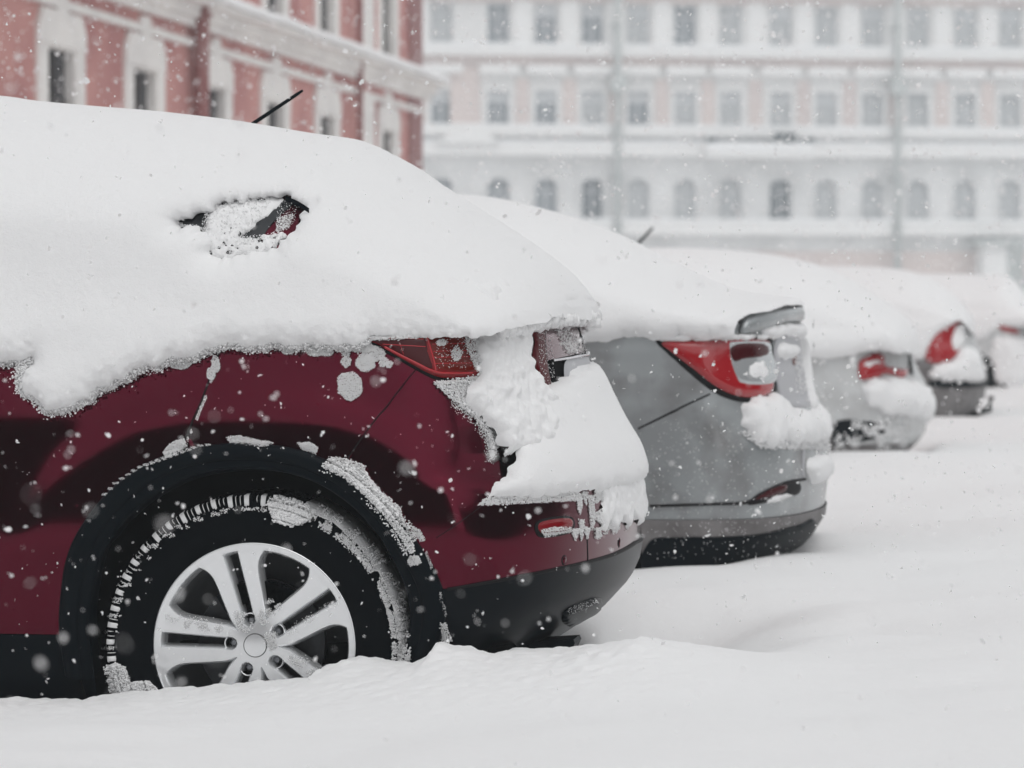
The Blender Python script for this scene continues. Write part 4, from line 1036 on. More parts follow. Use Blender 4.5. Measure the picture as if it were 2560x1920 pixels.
# grey car, fourth
top4 = [(1900, 668), (2050, 664), (2200, 668), (2290, 682), (2350, 712), (2400, 752), (2432, 795), (2440, 840)]
edge4 = [(2000, 900), (2200, 900), (2310, 900), (2330, 850), (2370, 815), (2400, 800)]
c4, s4, a4, mr4 = sedan('grey hatchback with a tall curved red tail light, fourth in the row', 25, 1.70, -.40, top4, edge4, 'greycar', .72, ins_s, belt=1.0, wx=.75, length=4.0, seed=60, low_mat='grime')
P4 = lambda px, name, mt, lift, T, **k: lens_patch(s4, k.pop('par', c4), px, name, mt, lift, T, sp=.025, **k)[0]
P4([(2316, 903), (2316, 858), (2335, 830), (2365, 805), (2390, 793), (2402, 815), (2395, 880), (2365, 906)], 'tail_light', 'red2', .004, .02)
shelf(s4, a4, [(2372, 850), (2385, 812), (2402, 815), (2400, 865), (2380, 880)], .04, .03, 2)
shelf(s4, a4, [(2330, 915), (2375, 905), (2400, 870), (2430, 880), (2450, 950), (2400, 952), (2335, 948)], .07, .08, 3, r_=.015, na=.012)
P4([(2332, 950), (2455, 950), (2452, 968), (2334, 968)], 'bumper_band', 'black', .008, .008, sm_=3)
q = Acc(); hx, hz = onY(2450, 1030, 25.9); q.tube([(hx - .25, 25.85, hz), (hx, 25.85, hz - .01), (hx + .07, 25.85, hz + .03), (hx + .085, 25.85, hz + .12)], [.03, .03, .028, .028], 8); q.build('tow_hook', M['black'], c4)
q = Acc(); x_, z_ = onY(2425, 845, 25.9); q.box((x_, 25.9, z_), (.05, .22, .06)); q.build('number_plate_lamp', M['black'], c4)
a4.build('snow_cover', M['snow'], c4)

# last car, mostly outside the frame
top5 = [(2100, 690), (2300, 684), (2450, 686), (2515, 690), (2545, 712), (2570, 745), (2600, 790), (2606, 830)]
edge5 = [(2300, 860), (2450, 850), (2480, 835), (2500, 815), (2560, 818)]
c5, s5, a5, mr5 = sedan('farthest white car, a snow mound with a sliver of red light', 33, 1.75, .06, top5, edge5, 'whitecar', .45, ins_s, belt=.98, wx=.8, length=4.1, seed=70)
P5 = lambda px, name, mt, lift, T, **k: lens_patch(s5, k.pop('par', c5), px, name, mt, lift, T, sp=.025, **k)[0]
P5([(2494, 802), (2503, 798), (2508, 812), (2545, 826), (2542, 834), (2500, 824)], 'tail_light', 'red2', .004, .03, sm_=3)
shelf(s5, a5, [(2480, 850), (2540, 845), (2600, 850), (2600, 960), (2500, 960)], .03, .1, 3, r_=.02)
a5.build('snow_cover', M['snow'], c5)

# ------------------------------------------------------------------ ground
crest_px = [(-900, 1790), (-400, 1770), (0, 1757), (113, 1758), (190, 1759), (226, 1752), (280, 1745), (393, 1731), (480, 1726), (594, 1716), (665, 1710), (757, 1703), (786, 1692), (797, 1673), (830, 1662), (860, 1652), (886, 1646), (960, 1659), (1015, 1667), (1045, 1655), (1078, 1636), (1092, 1606), (1126, 1618), (1167, 1625), (1208, 1641), (1255, 1645), (1323, 1648), (1384, 1650), (1425, 1641), (1450, 1632), (1479, 1622), (1543, 1607), (1594, 1590), (1700, 1600), (1900, 1640), (2600, 1660)]
crest = XZ(crest_px, 7.74); crest = crest[np.argsort(crest[:, 0])]
def axis(lo, hi, a, b, st, g=1.07, cap=12):
    m = list(np.arange(a, b, st)); s_ = st; x = m[-1]
    while x < hi: s_ = min(s_ * g, cap); x += s_; m.append(x)
    s_ = st; x = m[0]; l = []
    while x > lo: s_ = min(s_ * g, cap); x -= s_; l.append(x)
    return np.array(l[::-1] + m)
gx = axis(-260, 320, -2.7, -.75, .008, 1.06); gy = axis(-90, 420, 7.35, 8.0, .012, 1.045)
GX, GY = np.meshgrid(gx, gy); P = np.stack([GX.ravel(), GY.ravel(), 0 * GX.ravel()], 1)
X, Y = P[:, 0], P[:, 1]
far = sstep(60, 25, np.hypot(X, Y - 15))
base = .31 + far * (.045 * fbm(P, .55, 3, 2) + .018 * fbm(P, 2.2, 2, 8))
cg = np.linspace(-9, 4, 1300); cr_ = np.interp(cg, crest[:, 0], crest[:, 1]); kk = np.exp(-(np.arange(-60, 61) / 25.) ** 2); kk /= kk.sum()
cs_ = np.convolve(np.pad(cr_, 60, 'edge'), kk, 'valid')
cz0 = np.interp(X, cg, cs_); cz = cz0 + (np.interp(X, crest[:, 0], crest[:, 1]) - cz0) * np.exp(-((Y - 7.74) / np.where(Y < 7.74, .16, .3)) ** 2)
wgt = np.where(Y < 7.74, np.exp(-((Y - 7.74) / .55) ** 2), np.exp(-((Y - 7.74) / .5) ** 2)) * sstep(-.2, -1.05, X)
z = base * (1 - wgt) + cz * wgt
z = np.where(Y < 7.74, z, z)
def under(x0, x1, y0, y1, dz, e=.16): return dz * sstep(x0 - e, x0 + e, X) * sstep(x1 + e, x1 - e, X) * sstep(y0 - e * .4, y0 + e, Y) * sstep(y1 + e, y1 - e, Y)
z -= under(-5.6, -1.32, 7.86, 9.6, .17, .10)
z -= under(-1.35, -.80, 8.1, 9.7, .17, .30)
z -= under(-5, -1.0, 11.1, 12.7, .05, .14)
z -= under(-5, -.7, 18.6, 20.2, .12); z -= under(-4.5, -.5, 25.1, 26.7, .12)
z -= .02 * np.exp(-((X + .2) / .8) ** 2 - ((Y - 9.8) / 1.2) ** 2)
nearm = np.exp(-((Y - 7.7) / .6) ** 2) * sstep(-.6, -1.0, X)
z += nearm * .0045 * fbm(P, 42, 3, 5)
P[:, 2] = z
nx, ny = len(gx), len(gy); idx = np.arange(nx * ny).reshape(ny, nx)
q = np.stack([idx[:-1, :-1], idx[:-1, 1:], idx[1:, 1:], idx[1:, :-1]], -1).reshape(-1, 4)
a = Acc(); a.add(P, np.r_[q[:, [0, 1, 2]], q[:, [0, 2, 3]]].tolist())
o = a.build('ground', M['ground']); o['kind'] = 'structure'

# ------------------------------------------------------------------ buildings
class Facade:
    """vertical wall: O base point, A along, N outward"""
    def __init__(f, O, A, N): f.O, f.A, f.N = np.array(O, float), np.array(A, float), np.array(N, float)
    def w(f, a, z, n): return f.O + f.A * a + f.N * n + np.array([0, 0, z])
    def px(f, x, y):
        d = ray(x, y); t = ((f.O - CAM) @ f.N) / (d @ f.N); p = CAM + d * t - f.O
        return (p @ f.A, p[2] + f.O[2])
    def box(f, acc, a0, a1, z0, z1, n0, n1):
        acc.hexa([f.w(a, z, n) for a in (a0, a1) for z in (z0, z1) for n in (n0, n1)])
    def prism(f, acc, poly, n0, n1):
        """(a,z) outline given depth"""
        m = len(poly); V = [f.w(a, z, n1) for a, z in poly] + [f.w(a, z, n0) for a, z in poly]
        acc.add(V, [tuple(range(m)), tuple(range(2 * m - 1, m - 1, -1))] + [(i, i + m, (i + 1) % m + m, (i + 1) % m) for i in range(m)])
    def wall(f, acc, a0, a1, z0, z1, holes, depth):
        as_ = sorted({a0, a1, *[h[0] for h in holes], *[h[1] for h in holes]}); zs = sorted({z0, z1, *[h[2] for h in holes], *[h[3] for h in holes]})
        for i in range(len(as_) - 1):
            for j in range(len(zs) - 1):
                ca, c_ = (as_[i] + as_[i + 1]) / 2, (zs[j] + zs[j + 1]) / 2
                if any(h[0] < ca < h[1] and h[2] < c_ < h[3] for h in holes): continue
                acc.add([f.w(as_[i], zs[j], 0), f.w(as_[i + 1], zs[j], 0), f.w(as_[i + 1], zs[j + 1], 0), f.w(as_[i], zs[j + 1], 0)], [(0, 1, 2, 3)])
        for h in holes:
            c = [(h[0], h[2]), (h[1], h[2]), (h[1], h[3]), (h[0], h[3])]
            for k in range(4):
                p, r_ = c[k], c[(k + 1) % 4]
                acc.add([f.w(*p, 0), f.w(*r_, 0), f.w(*r_, -depth), f.w(*p, -depth)], [(0, 1, 2, 3)])

def window(f, parent, c, w_, z0, z1, depth, surround, style, fm='wframe', gm='wglass', blind=0, sm='fpier'):
    """one window: glazing part with frame and surround"""
    g = Acc(); f.box(g, c - w_ / 2 + .001, c + w_ / 2 - .001, z0 + .001, z1 - .001, -depth - .02, -depth); W_ = g.build('window', M[gm], parent, smooth=False)
    fr = Acc(); b = .028 if style == 'red' else .07
    for (p, q_, r_, s_) in ((c - w_ / 2, c - w_ / 2 + b, z0, z1), (c + w_ / 2 - b, c + w_ / 2, z0, z1), (c - w_ / 2 + b, c + w_ / 2 - b, z0, z0 + b), (c - w_ / 2 + b, c + w_ / 2 - b, z1 - b, z1), (c - b * .4, c + b * .4, z0 + b, z1 - b), (c - w_ / 2 + b, c - b * .4, z1 - (z1 - z0) * .32, z1 - (z1 - z0) * .32 + b * .8), (c + b * .4, c + w_ / 2 - b, z1 - (z1 - z0) * .32, z1 - (z1 - z0) * .32 + b * .8)):
        f.box(fr, p, q_, r_, s_, -depth, -depth + .05)
    fr.build('window_frame', M[fm], W_, smooth=False)
    if blind:
        bl = Acc(); f.box(bl, c - w_ / 2 + b, c + w_ / 2 - b, z1 - (z1 - z0) * blind, z1 - b, -depth + .003, -depth + .012); bl.build('blind', M['fblind'], W_, smooth=False)
    if surround is not None:
        s_ = Acc(); surround(s_); s_.build('surround', M['stucco' if style == 'red' else sm], W_, smooth=False)
    return W_

# pink building on the left, facade parallel to the row of cars
F1 = Facade((-10, 0, 0), (0, 1, 0), (1, 0, 0))
pink = empty('pink_building', 'pink rendered building with white window surrounds and a snowy ledge, left of the pale one', 'building')
Y_c = F1.px(1056, 400)[0]
cols = [F1.px(x, 400)[0] for x in (149, 357, 539, 689, 815, 968)]
pitch = (cols[4] - cols[0]) / 4
cols = [cols[0] - pitch] + [cols[0] + pitch * k for k in range(5)] + [cols[5]]
Wd = 1.0; top_ref = F1.px(149, 117)[1]
zs1 = (top_ref - 1.75, top_ref); zs2 = (F1.px(810, 96)[1], F1.px(810, 96)[1] + 2.3)
zc_hi = F1.px(506, 8)[1]; zc_lo = F1.px(506, 78)[1]
band_hi = F1.px(1033, 267)[1]; band_lo = F1.px(1033, 281)[1]
holes = [(c - Wd / 2, c + Wd / 2, *zs1) for c in cols] + [(c - Wd / 2, c + Wd / 2, *zs2) for c in cols]
wl = Acc(); YL = 18.0; ZT1 = 13.0
F1.wall(wl, YL, Y_c, 0, ZT1, holes, .22)
for (p, q_) in (((-10, Y_c), (-26, Y_c)), ((-26, Y_c), (-26, YL)), ((-26, YL), (-10, YL))):
    wl.add([(*p, 0), (*q_, 0), (*q_, ZT1), (*p, ZT1)], [(0, 1, 2, 3)])
wl.build('wall', M['pink'], pink, smooth=False)
rf = Acc(); rf.hexa([(x, y, z_) for x in (-26.4, -9.5) for y in (YL - .4, Y_c + .4) for z_ in (ZT1, ZT1 + .5)]); rf.build('roof', M['stucco'], pink, smooth=False)
for c in cols:
    def sur(a, c=c):
        z0, z1 = zs1; W2 = Wd / 2; o = .36
        F1.box(a, c - W2 - o, c - W2, z0 - .1, z1, 0, .035); F1.box(a, c + W2, c + W2 + o, z0 - .1, z1, 0, .035)
        F1.box(a, c - W2 + .002, c - W2 + .03, z0 + .002, z1 - .002, -.085, .02); F1.box(a, c + W2 - .03, c + W2 - .002, z0 + .002, z1 - .002, -.085, .02); F1.box(a, c - W2 + .032, c + W2 - .032, z1 - .03, z1 - .002, -.085, .02)
        F1.prism(a, [(c - W2 - o, z1), (c + W2 + o, z1), (c + W2 + o, z1 + .18), (c + W2 + .2, z1 + .36), (c + .22, z1 + .36), (c + .18, z1 + .58), (c - .18, z1 + .58), (c - .22, z1 + .36), (c - W2 - .2, z1 + .36), (c - W2 - o, z1 + .18)], 0, .05)
        F1.box(a, c - W2 - o - .05, c + W2 + o + .05, z0 - .25, z0 - .1, 0, .16)
    window(F1, pink, c, Wd, *zs1, .09, sur, 'red')
    def sur2(a, c=c):
        z0, z1 = zs2; W2 = Wd / 2; o = .30
        F1.box(a, c + W2 - .03, c + W2 - .002, z0 + .002, z1 - .002, -.085, .02)
        F1.box(a, c - W2 - o, c - W2, z0, z1 + .3, 0, .035); F1.box(a, c + W2, c + W2 + o, z0, z1 + .3, 0, .035); F1.box(a, c - W2, c + W2, z1, z1 + .3, 0, .035)
        F1.box(a, c - W2 - o, c + W2 + o, z0 - .12, z0, 0, .12)
    window(F1, pink, c, Wd, *zs2, .09, sur2, 'red')
cn = Acc(); F1.box(cn, YL, Y_c + .3, zc_lo, zc_lo + .10, 0, .10); F1.box(cn, YL, Y_c + .35, zc_lo + .10, zc_hi - .10, 0, .17); F1.box(cn, YL, Y_c + .45, zc_hi - .10, zc_hi, 0, .34)
cn.build('cornice', M['stucco'], pink, smooth=False)
bd = Acc(); F1.box(bd, YL, Y_c + .05, band_lo, band_hi, 0, .06); bd.build('string_course', M['stucco'], pink, smooth=False)
sc = Acc(); n_ = 120
rows = []
for k, (n0, dz) in enumerate(((.0, .10), (.12, .12), (.26, .115), (.36, .07), (.385, .01), (.37, -.03))):
    yy = np.linspace(YL, Y_c + .5, n_); zz = zc_hi + dz + .012 * fbm(np.stack([yy, 0 * yy + k, 0 * yy], 1), 1.3, 3, 2)
    rows.append(np.stack([0 * yy - 10 + n0, yy, zz], 1))
sc.add(np.concatenate(rows), [(j * n_ + i, j * n_ + i + 1, (j + 1) * n_ + i + 1, (j + 1) * n_ + i) for j in range(5) for i in range(n_ - 1)]); sc.build('ledge_snow', M['snow'], pink)
for x_, wpx_ in ((906, .9),):
    a_ = F1.px(x_, 300)[0]
    p_ = Acc(); F1.box(p_, a_ - .45, a_ + .45, 0, band_lo, 0, .10); p_.build('pilaster', M['stucco'], pink, smooth=False)
    p_ = Acc(); F1.box(p_, a_ - .45, a_ + .45, zc_hi + .02, 12.6, 0, .10); p_.build('pilaster', M['stucco'], pink, smooth=False)
def down(f, a_, z0, z1, r_, mt, parent, nm='drainpipe', n=.14):
    d_ = Acc(); d_.tube([tuple(f.w(a_, z, n + 0)) for z in (z0, zc_lo - .6, zc_lo - .1, zc_hi + .12, zc_hi + .6, z1)] if f is F1 else [tuple(f.w(a_, z, n)) for z in (z0, z1)], r_, 8)
    for z in np.arange(z0 + 2, z1, 2.5): f.box(d_, a_ - r_ * 1.6, a_ + r_ * 1.6, z, z + .06, 0, n + r_)
    d_.build(nm, M[mt], parent)
down(F1, F1.px(474, 100)[0], 0, 12.8, .10, 'pipe_red', pink); down(F1, F1.px(876, 200)[0] - 0, 0, 12.8, .05, 'pipe_red', pink)
qn = Acc(); F1.box(qn, Y_c - 1.3, Y_c - .25, 0, zc_lo, 0, .05); F1.box(qn, Y_c - 1.3, Y_c - .25, zc_hi + .02, 12.7, 0, .05); qn.build('corner_pier', M['pipe_red'], pink, smooth=False)

# pale building across the end of the street
TH = R(7.8); D0 = 170.0
A2 = RIGHT * math.cos(TH) + _h * math.sin(TH); N2 = np.array([A2[1], -A2[0], 0.0])
if N2 @ _h > 0: N2 = -N2
d0 = ray(1800, 740); O2 = CAM + d0 * (D0 / (d0 @ FWD)); O2[2] = 0
F2 = Facade(O2, A2, N2)
pale = empty('pale_building', 'long pale building with rows of windows, fading in falling snow', 'building')
xs_r1 = [1105, 1246, 1365, 1481, 1595, 1712, 1825, 1950, 2064, 2180, 2293, 2411, 2523]
xs_r2 = xs_r1
zz = lambda y: F2.px(1800, y)[1]
r1 = (zz(116), zz(14)); r2 = (zz(325), zz(229)); r3 = (zz(553), zz(447)); 
aw = [F2.px(x, 740)[0] for x in xs_r1]
aw = [aw[0] - 4.6, aw[0] - 2.3] + aw + [aw[-1] + 2.3, aw[-1] + 4.6]
WW = 1.12
holes = [(c - WW / 2, c + WW / 2, *r) for c in aw for r in (r1, r2, r3)]
aL, aR = aw[0] - 3, aw[-1] + 3; ZTop = zz(-330)
zb = zz(385)
w1 = Acc(); F2.wall(w1, aL, aR, zb, ZTop, [h for h in holes if h[2] > zb], .25)
w1.add([F2.w(aR, 0, 0), F2.w(aR, 0, -18), F2.w(aR, ZTop, -18), F2.w(aR, ZTop, 0)], [(0, 1, 2, 3)]); w1.add([F2.w(aL, 0, 0), F2.w(aL, 0, -18), F2.w(aL, ZTop, -18), F2.w(aL, ZTop, 0)], [(0, 1, 2, 3)])
w1.build('upper_wall', M['fwall'], pale, smooth=False)
w2 = Acc(); F2.wall(w2, aL, aR, 0, zb, [h for h in holes if h[2] < zb], .3); w2.build('ground_floor_wall', M['fbase'], pale, smooth=False)
rf = Acc(); rf.hexa([F2.w(a, z, n) for a in (aL - .5, aR + .5) for z in (ZTop, ZTop + .8) for n in (-18, .7)]); rf.build('roof', M['fpier'], pale, smooth=False)
for i, c in enumerate(aw):
    for ri, (z0, z1) in enumerate((r1, r2, r3)):
        if (i < 2 or i > len(aw) - 3) and ri == 2: pass
        def sur(a, c=c, z0=z0, z1=z1, ri=ri):
            b = .12 if ri != 1 else .15
            F2.box(a, c - WW / 2 - b, c - WW / 2, z0 - .1, z1 + b, 0, .1); F2.box(a, c + WW / 2, c + WW / 2 + b, z0 - .1, z1 + b, 0, .1)
            if ri == 2:
                m = 10; arc = [(c + (WW / 2 + .02) * math.cos(t), z1 - WW / 2 + WW / 2 * math.sin(t)) for t in np.linspace(0, math.pi, m)]
                F2.prism(a, arc + [(c - WW / 2 - .01, z1 + b), (c + WW / 2 + .01, z1 + b)], -.12, .09)
            else: F2.box(a, c - WW / 2, c + WW / 2, z1, z1 + b, 0, .1)
            if ri == 1:
                F2.box(a, c - WW / 2 - .42, c + WW / 2 + .42, z1 + .78, z1 + 1.22, 0, .4)
        window(F2, pale, c, WW, z0, z1, .22, sur if ri else None, 'far', fm='fblind', sm='fbase' if ri == 2 else 'fpier', gm=('fglass' if i in (2, 3, 4) and ri else 'fglass3' if ri == 2 and i in (3, 4, 5, 9) else 'fglass2' if ri != 2 and i > 8 else random.choice(['fglass', 'fglass2']) if ri != 2 else 'fglass2'), blind=random.choice([0, .3, .32, .3, .0]) if ri != 2 else 0)  # upper windows towards the right get paler glass as painted haze
pr = [(aw[i] + aw[i + 1]) / 2 for i in range(len(aw) - 1)]
for c in pr:
    if any(abs(c - F2.px(x, 740)[0]) < .6 for x in (1175,)): continue
    p_ = Acc(); F2.box(p_, c - .43, c + .43, zz(128), zz(8), 0, .16); p_.build('white_pier', M['fpier'], pale, smooth=False)
for c in pr:
    wd = .33
    p_ = Acc(); F2.box(p_, c - wd, c + wd, zz(322), zz(200), 0, .08); p_.build('rose_panel', M['fpink'], pale, smooth=False)
p_ = Acc(); F2.box(p_, F2.px(1125, 740)[0], F2.px(1200, 740)[0], zz(320), zz(170), .01, .12); p_.build('rose_panel', M['fpink'], pale, smooth=False)
bz = [(zz(168), zz(145), .12, 'fpink'), (zz(145), zz(122), .5, 'fpier'), (zz(362), zz(342), .10, 'fbase'), (zz(342), zz(322), .45, 'fpier'), (zz(392), zz(364), .7, 'fpier'), (zz(588), zz(555), .6, 'fpier'), (zz(12), zz(-8), .15, 'fpink'), (zz(-8), zz(-60), .6, 'fpier'), (zz(690), zz(628), .08, 'fpink')]
for i, (z0, z1, n, mt) in enumerate(bz):
    p_ = Acc(); F2.box(p_, aL - .2, aR + .2, z0, z1, 0, n); p_.build('string_course' if n < .3 else 'ledge', M[mt], pale, smooth=False)
for z1, n in ((zz(122), .5), (zz(322), .45), (zz(364), .72), (zz(555), .62)):
    p_ = Acc(); F2.box(p_, aL - .2, aR + .2, z1, z1 + .16, .01, n + .03); p_.build('ledge_snow', M['snow'], pale, smooth=False)
for x_ in (1538, 2234):
    down(F2, F2.px(x_, 740)[0], 0, zz(-300), .17, 'fpipe', pale, n=.78)
    h_ = Acc(); a_ = F2.px(x_, 740)[0]; F2.box(h_, a_ - .38, a_ + .38, zz(235), zz(195), .5, 1.1); h_.build('rainwater_head', M['fpipe'], pale, smooth=False)
# balcony with railing, arched pediment, entrance
ba0, ba1 = F2.px(1750, 740)[0], F2.px(2018, 740)[0]
b_ = Acc(); F2.box(b_, ba0, ba1, zz(396), zz(378), 0, 1.6); B_ = b_.build('balcony', M['fpier'], pale, smooth=False)
b_ = Acc(); F2.box(b_, ba0 + .05, ba1 - .05, zz(378), zz(360), .72, 1.65); b_.build('balcony_snow', M['snow'], B_, smooth=False)
b_ = Acc(); F2.box(b_, ba0, ba1, zz(352), zz(348), 1.5, 1.58)
for a_ in np.arange(ba0, ba1, .14): F2.box(b_, a_, a_ + .03, zz(360), zz(352), 1.52, 1.56)
for x0, x1 in ((1752, 1775), (1918, 1972), (2000, 2018)): F2.box(b_, F2.px(x0, 740)[0], F2.px(x1, 740)[0], zz(360), zz(334 if x0 == 1918 else 346), 1.45, 1.6)
b_.build('balcony_railing', M['rail'], B_, smooth=False)
c_ = F2.px(1165, 740)[0]
b_ = Acc(); F2.prism(b_, [(c_ - 1.6, zz(364)), (c_ + 1.6, zz(364)), (c_ + 1.1, zz(345)), (c_ + .5, zz(334)), (c_, zz(331)), (c_ - .5, zz(334)), (c_ - 1.1, zz(345))], 0, .95); b_.build('pediment', M['fpier'], pale, smooth=False)
d_ = Acc(); e0, e1 = F2.px(2436, 740)[0], F2.px(2494, 740)[0]
F2.box(d_, e0, e1, 0, zz(612), .1, 1.7); D_ = d_.build('entrance_porch', M['fpier'], pale, smooth=False)
d_ = Acc(); F2.prism(d_, [(e0 - .5, zz(606)), (e0 - .2, zz(598)), (e1 + .2, zz(596)), (e1 + .7, zz(606)), (e1 + .6, zz(614)), (e0 - .3, zz(614))], .1, 2.0); F2.box(d_, e1 + .05, e1 + .5, 0, zz(614), .1, 1.6)
d_.build('porch_roof', M['fpipe'], D_, smooth=False)
d_ = Acc(); F2.box(d_, F2.px(2535, 740)[0], F2.px(2552, 740)[0], 0, zz(590), .1, .5); d_.build('drainpipe', M['fpipe'], pale, smooth=False)

# ------------------------------------------------------------------ what the paint reflects: a street side behind the photographer
back = empty('brown_building', 'dark brown building behind the photographer, seen only as a reflection in the maroon paint', 'building')
F3 = Facade((-40, -24, 0), (1, 0, 0), (0, 1, 0))
h3 = [(c, c + 1.2, z_, z_ + 2) for c in np.arange(2, 58, 3.2) for z_ in (1.4, 5.2)]
b_ = Acc(); F3.wall(b_, 0, 60, 0, 12.2, h3, .3); b_.add([(-40, -36, 0), (20, -36, 0), (20, -36, 12.2), (-40, -36, 12.2)], [(0, 1, 2, 3)]); b_.add([(20, -24, 0), (20, -36, 0), (20, -36, 12.2), (20, -24, 12.2)], [(0, 1, 2, 3)]); b_.add([(-40, -24, 0), (-40, -36, 0), (-40, -36, 12.2), (-40, -24, 12.2)], [(0, 1, 2, 3)])
b_.build('wall', M['dark_fac'], back, smooth=False)
b_ = Acc(); b_.hexa([(x, y, z_) for x in (-40.3, 20.3) for y in (-36.3, -23.6) for z_ in (12.2, 12.7)]); b_.build('roof', M['dark_fac'], back, smooth=False)
side = empty('brown_building', 'brown building off to the right, reflected only in the maroon rear corner', 'building')
F4 = Facade((30, 34, 0), (0, -1, 0), (-1, 0, 0))
h4 = [(c, c + 1.2, z_, z_ + 2) for c in np.arange(2, 56, 3.2) for z_ in (1.4, 5.2)]
b_ = Acc(); F4.wall(b_, 0, 58, 0, 9.5, h4, .3); b_.add([(30, 34, 0), (42, 34, 0), (42, 34, 9.5), (30, 34, 9.5)], [(0, 1, 2, 3)]); b_.add([(30, -24, 0), (42, -24, 0), (42, -24, 9.5), (30, -24, 9.5)], [(0, 1, 2, 3)]); b_.add([(42, 34, 0), (42, -24, 0), (42, -24, 9.5), (42, 34, 9.5)], [(0, 1, 2, 3)])
b_.build('wall', M['dark_fac'], side, smooth=False)
b_ = Acc(); b_.hexa([(x, y, z_) for x in (29.6, 42.3) for y in (-24.3, 34.3) for z_ in (9.5, 10)]); b_.build('roof', M['dark_fac'], side, smooth=False)
def bare_tree(x, y, h, seed, label):
    rr = random.Random(seed); root = empty('bare_tree', label, 'tree', 'bare trees reflected in the paint')
    tr_, cr = Acc(), Acc()
    tr_.tube([(x, y, 0), (x + .1, y, h * .2), (x, y + .1, h * .4)], [.24, .19, .15], 10)
    def br(p, d, l, r_, dep):
        q = p + d * l; q2 = q + (d + Vector((rr.uniform(-.3, .3), rr.uniform(-.3, .3), .2))).normalized() * l * .6
        cr.tube([tuple(p), tuple(q), tuple(q2)], [r_, r_ * .75, r_ * .5], 5 if dep > 1 else 4)
        if dep:
            for k in range(3 if dep > 1 else 4):
                nd = (d + Vector((rr.uniform(-.9, .9), rr.uniform(-.9, .9), rr.uniform(-.1, .6)))).normalized(); br(q if k % 2 else q2, nd, l * rr.uniform(.6, .8), r_ * .52, dep - 1)
    for k in range(5): br(Vector((x, y + .1, h * .38)), Vector((rr.uniform(-.7, .7), rr.uniform(-.7, .7), 1)).normalized(), h * .17, .10, 4)
    tr_.build('trunk', M['bark'], root); cr.build('crown', M['bark'], root)
bare_tree(11, 3.5, 8.5, 1, 'bare tree with a forked crown mirrored in the rear corner of the maroon SUV')
bare_tree(-9, -11, 9, 2, 'tall bare tree mirrored faintly in the maroon door')

# ------------------------------------------------------------------ falling snow
fs = Acc()
def flakes(n, d0, d1, r0, r1, seed):
    g = np.random.default_rng(seed)
    u = g.random(n); d = (d0 ** 3 + u * (d1 ** 3 - d0 ** 3)) ** (1 / 3)
    hx = g.uniform(-.20, .20, n); hz = g.uniform(-.155, .155, n)
    C = CAM + d[:, None] * (FWD + hx[:, None] * RIGHT + hz[:, None] * UPV)
    m = C[:, 2] > .38
    m &= ~((C[:, 0] < -.95) & (C[:, 1] > 7.8) & (C[:, 1] < 9.8) & (C[:, 2] < 1.75))
    m &= ~((C[:, 0] < -9.9) & (C[:, 1] > 18)) 
    C = C[m]; r_ = r0 + (r1 - r0) * g.random(len(C)) ** 2.6
    r_ = r_ * 1.25; plates(fs, C, r_)
    k = g.random(len(C)) < .35
    plates(fs, C[k] + g.normal(size=(k.sum(), 3)) * r_[k][:, None] * 1.1, r_[k] * .75)
flakes(44, 1.8, 3.2, .0018, .0036, 1)
flakes(460, 3.2, 5.5, .0014, .0042, 2)
flakes(7500, 5.5, 9.5, .0006, .0042, 3)
flakes(110, 4.2, 7.2, .0032, .0056, 11)
flakes(1500, 10, 24, .0055, .0105, 12)
flakes(26000, 9.5, 20, .0014, .0075, 4)
flakes(34000, 20, 50, .003, .014, 5)
o = fs.build('falling_snow', M['flake'], smooth=False); o['kind'] = 'stuff'

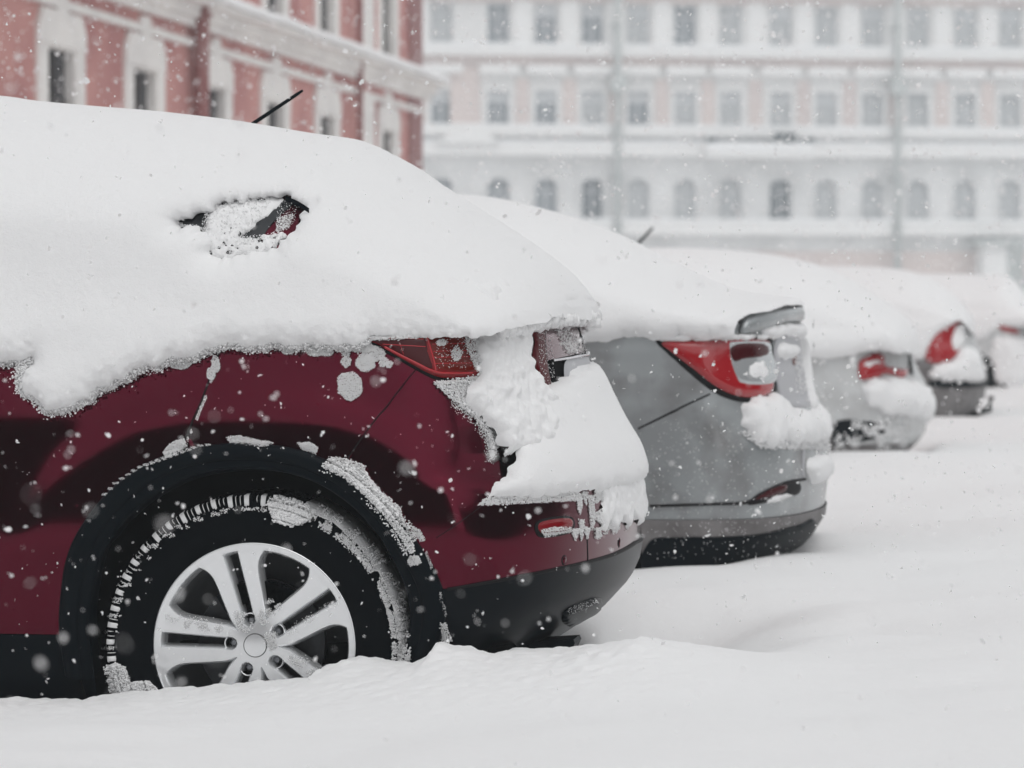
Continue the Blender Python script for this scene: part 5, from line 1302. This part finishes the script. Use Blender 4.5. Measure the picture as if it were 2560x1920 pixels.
# ------------------------------------------------------------------ haze
hm = bpy.data.materials.new('haze'); hm.use_nodes = True; nt = hm.node_tree; nt.nodes.clear()
out = nt.nodes.new('ShaderNodeOutputMaterial'); pv = nt.nodes.new('ShaderNodeVolumePrincipled')
pv.inputs['Color'].default_value = (.90, .965, 1, 1); pv.inputs['Density'].default_value = HAZE = .0019
nt.links.new(pv.outputs[0], out.inputs['Volume'])
a = Acc(); a.box((10, 95, 17.5), (240, 280, 41)); o = a.build('haze', hm, smooth=False); o['kind'] = 'stuff'
# ------------------------------------------------------------------ world, light, camera
w = bpy.data.worlds.new('World'); scene.world = w; w.use_nodes = True
nt = w.node_tree; bg = nt.nodes['Background']
sky = nt.nodes.new('ShaderNodeTexSky'); sky.sky_type = 'NISHITA'; sky.sun_disc = False
SUN_EL, SUN_ROT = R(62), R(150)
sky.sun_elevation = SUN_EL; sky.sun_rotation = SUN_ROT; sky.air_density = 1.0; sky.dust_density = 1.5; sky.ozone_density = 1
hs = nt.nodes.new('ShaderNodeHueSaturation'); hs.inputs['Saturation'].default_value = .05
nt.links.new(sky.outputs[0], hs.inputs['Color']); nt.links.new(hs.outputs[0], bg.inputs['Color'])
bg.inputs['Strength'].default_value = .145
sl = bpy.data.lights.new('sun', 'SUN'); sl.energy = .5; sl.angle = R(40); sl.color = (1, .985, .97)
so = bpy.data.objects.new('sun', sl); COL.objects.link(so)
sd = Vector((math.sin(SUN_ROT) * math.cos(SUN_EL), math.cos(SUN_ROT) * math.cos(SUN_EL), math.sin(SUN_EL)))
so.rotation_euler = sd.to_track_quat('Z', 'Y').to_euler(); so.location = (0, -5, 12)
cd = bpy.data.cameras.new('camera'); co = bpy.data.objects.new('camera', cd); COL.objects.link(co)
cd.sensor_width = 36; cd.lens = FPX * 36 / 2560; cd.clip_start = .2; cd.clip_end = 3000
mw = Matrix(((RIGHT[0], UPV[0], -FWD[0], 0), (RIGHT[1], UPV[1], -FWD[1], 0), (RIGHT[2], UPV[2], -FWD[2], H), (0, 0, 0, 1)))
co.matrix_world = mw
cd.dof.use_dof = True; cd.dof.focus_distance = 8.1; cd.dof.aperture_fstop = 5.2
scene.camera = co
scene.view_settings.view_transform = 'Standard'; scene.view_settings.look = 'None'; scene.view_settings.exposure = EXPO; scene.view_settings.gamma = 1
cy = scene.cycles
cy.use_denoising = True; cy.max_bounces = 8; cy.diffuse_bounces = 4; cy.volume_bounces = 2; cy.use_adaptive_sampling = True; cy.adaptive_threshold = .02
